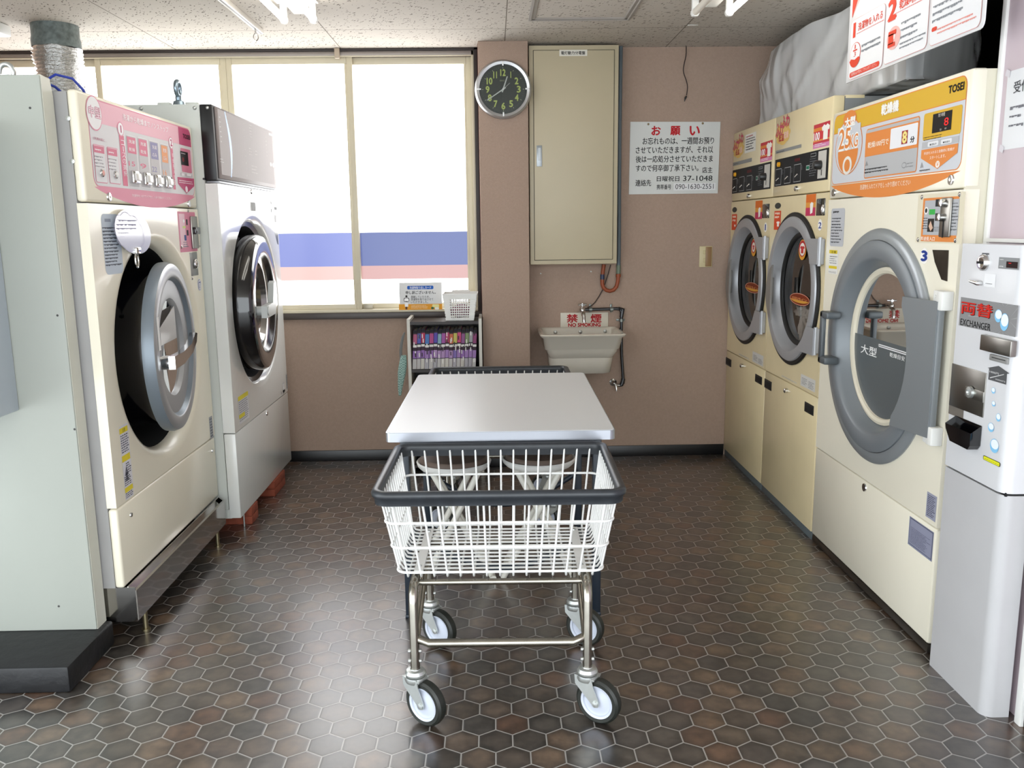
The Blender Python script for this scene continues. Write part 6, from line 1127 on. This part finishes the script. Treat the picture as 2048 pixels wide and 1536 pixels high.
for a in (0, math.pi / 2): d = np.array([math.cos(a + .3), math.sin(a + .3), 0]) * .024; c_ = np.array([tx, 4.715, tz(618)]); b.tube([c_ - d, c_, c_ + d], [.006, .005, .006], 10)
b.cyl((tx, 4.715, tz(630)), (tx, 4.715, tz(606)), .008, seg=12); b.build('cross_handle', chrome, TP)
WP = thing('water_pipe', 'black water pipe running from the tap down beside the sink to a chrome stop valve', 'pipe', tuple(p3(925, 1000, YB)))
pw = [(575, 668), (700, 666), (880, 660), (912, 664), (925, 690), (925, 760), (925, 900), (928, 1100), (942, 1330), (944, 1370), (930, 1392), (900, 1396)]; b = MB(); b.tube([p3(x, y, 4.755) for x, y in pw], .0085, 14)
for q in ((898, 660, 925, 700), (944, 1330, 925, 1394)): b.tube([p3(q[0], q[1], 4.755), p3(q[2] + 14, q[1] + 6 if q[1] < 700 else q[3] - 40, 4.755), p3(q[2] + (0 if q[1] < 700 else 0), q[3] + 40 if q[1] < 700 else q[3], 4.755)], .0115, 12)
b.build('pipe', M('black_coated_pipe', '16181E', .3, coat=.3), WP)
for q in ((628, 645, 0), (830, 655, 0), (918, 770, 1)):
    c_ = p3(q[0], q[1], 4.76); b = MB(); ax = (0, 0, 1) if q[2] else (1, 0, 0); b.lathe([(.0115, -.008), (.013, -.008), (.013, .008), (.0115, .008)], (p3(925, 770, 4.755)[0] if q[2] else c_[0], 4.755, c_[2] if q[2] else p3(q[0], 667, 4.755)[2]), ax, 20)
    (b.box(c_[0] - .022, c_[0] + .026, 4.778, YB, c_[2] - .006, c_[2] + .006, .002) if q[2] else b.box(c_[0] - .006, c_[0] + .006, 4.778, YB, p3(q[0], 700, 4.755)[2], p3(q[0], 618, 4.755)[2], .002)); b.build('bracket', M('galvanised_bracket', '7E8480', .4, metal=.6), WP)
c_ = p3(850, 1372, 4.76); b = MB(); b.lathe([(.021, 0), (.02, .006), (.012, .01), (.012, .03)], (c_[0], YB, c_[2]), (0, -1, 0), 24); b.tube([p3(905, 1396, 4.755), p3(875, 1392, 4.752), p3(850, 1372, 4.752)], .009, 12); b.tube([p3(872, 1395, 4.745), p3(878, 1425, 4.735), p3(878, 1452, 4.735)], [.009, .006, .004], 10); b.build('stop_valve', chrome, WP)
# notice board and switch
NB = thing('wall_sign', 'white lost property sign with a red heading and black Japanese text', 'sign', (.98, YB, 1.65)); Y_ = YB - .006; C4 = (1240, 230, 4.8)
pq = lambda x, y: py(x / C4[2] + C4[0], y / C4[2] + C4[1], Y_)
poly = [pq(100, 65), pq(965, 65), pq(938, 752), pq(85, 762)]; b = MB(); b.prism([(p[0], p[2]) for p in poly][::-1], (0, YB - .001, 0), (1, 0, 0), (0, 0, 1), .005); b.build('board', M('white_painted_board', 'CDCFCC', .4, var=.03), NB)
A = Art('Y', Y_, 1, C4); K_ = '1A1A1C'
for ch, x0, x1 in (('お', 305, 388), ('願', 487, 576), ('い', 672, 762)): A.T(ch, (x0, 108), (x1, 192), 'B8242C', 1, .035)
A.T('お忘れものは、一週間お預り', (218, 218), (900, 278), K_, 1, .02); A.T('させていただきますが、それ以', (152, 304), (892, 364), K_, 1, .02); A.T('後は一応処分させていただきま', (152, 392), (890, 450), K_, 1, .02); A.T('すので何卒御了承下さい。', (152, 480), (752, 538), K_, 1, .02); A.T('店主', (790, 500), (886, 556), K_, 1, .02); A.T('連絡先', (148, 622), (298, 682), K_, 1, .02); A.T('日曜祝日', (354, 588), (568, 636), K_, 1, .02); A.T('37-1048', (606, 584), (886, 632), K_, 1, .01); A.T('携帯番号', (352, 668), (490, 714), K_, 1, .02); A.build('lettering', NB)
A = Art('Y', Y_, 1, C4); A.R((515, 655), (915, 720), 'DEDFE0', 0); A.T('090-1630-2551', (532, 664), (898, 708), '3A3A40', 1); A.build('number_label', NB)
for q in ((272, 88), (795, 80)): c_ = pq(*q); b = MB(); b.lathe([(.006, 0), (.005, .003), (0, .004)], c_, (0, -1, 0), 12); b.build('fixing_screw', M('rusty_screw', '7A6A50', .5, metal=.6), NB)
SW = thing('light_switch', 'cream and brown light switch plate on the beige wall near dryer 1', 'switch', tuple(py(1411, 513, YB))); p0, p1 = pq(764, 1260), pq(882, 1460)
b = MB(); b.box(p0[0], p1[0], YB - .008, YB - .0005, p1[2], p0[2], .003); b.build('plate', M('cream_switch_plate', 'C9BC92', .4), SW); b = MB(); pm = pq(822, 1260); b.box(pm[0], p1[0] - .004, YB - .0105, YB - .007, p1[2] + .004, p0[2] - .004, .002); b.build('rocker', M('tan_rocker', '8E6E48', .4), SW)
A = Art('Y', YB - .008, 1, C4); A.F((800, 1300), (820, 1335), 'A89C78', 0, .001, .001, 'C9BC92'); A.F((800, 1375), (820, 1415), 'A89C78', 0, .001, .001, 'C9BC92'); A.build('key_marks', SW)
for q in ((1081.5, 547), (1182, 543)): c_ = py(*q, YB); b = MB(); b.lathe([(.004, 0), (.004, .003), (0, .004)], c_, (0, -1, 0), 10); tag(b.build('wall_nail', zinc), 'tiny metal nail in the wall under the cabinet, ' + ('toward the pillar' if q[0] < 1100 else 'near the orange pipe'), 'nail')
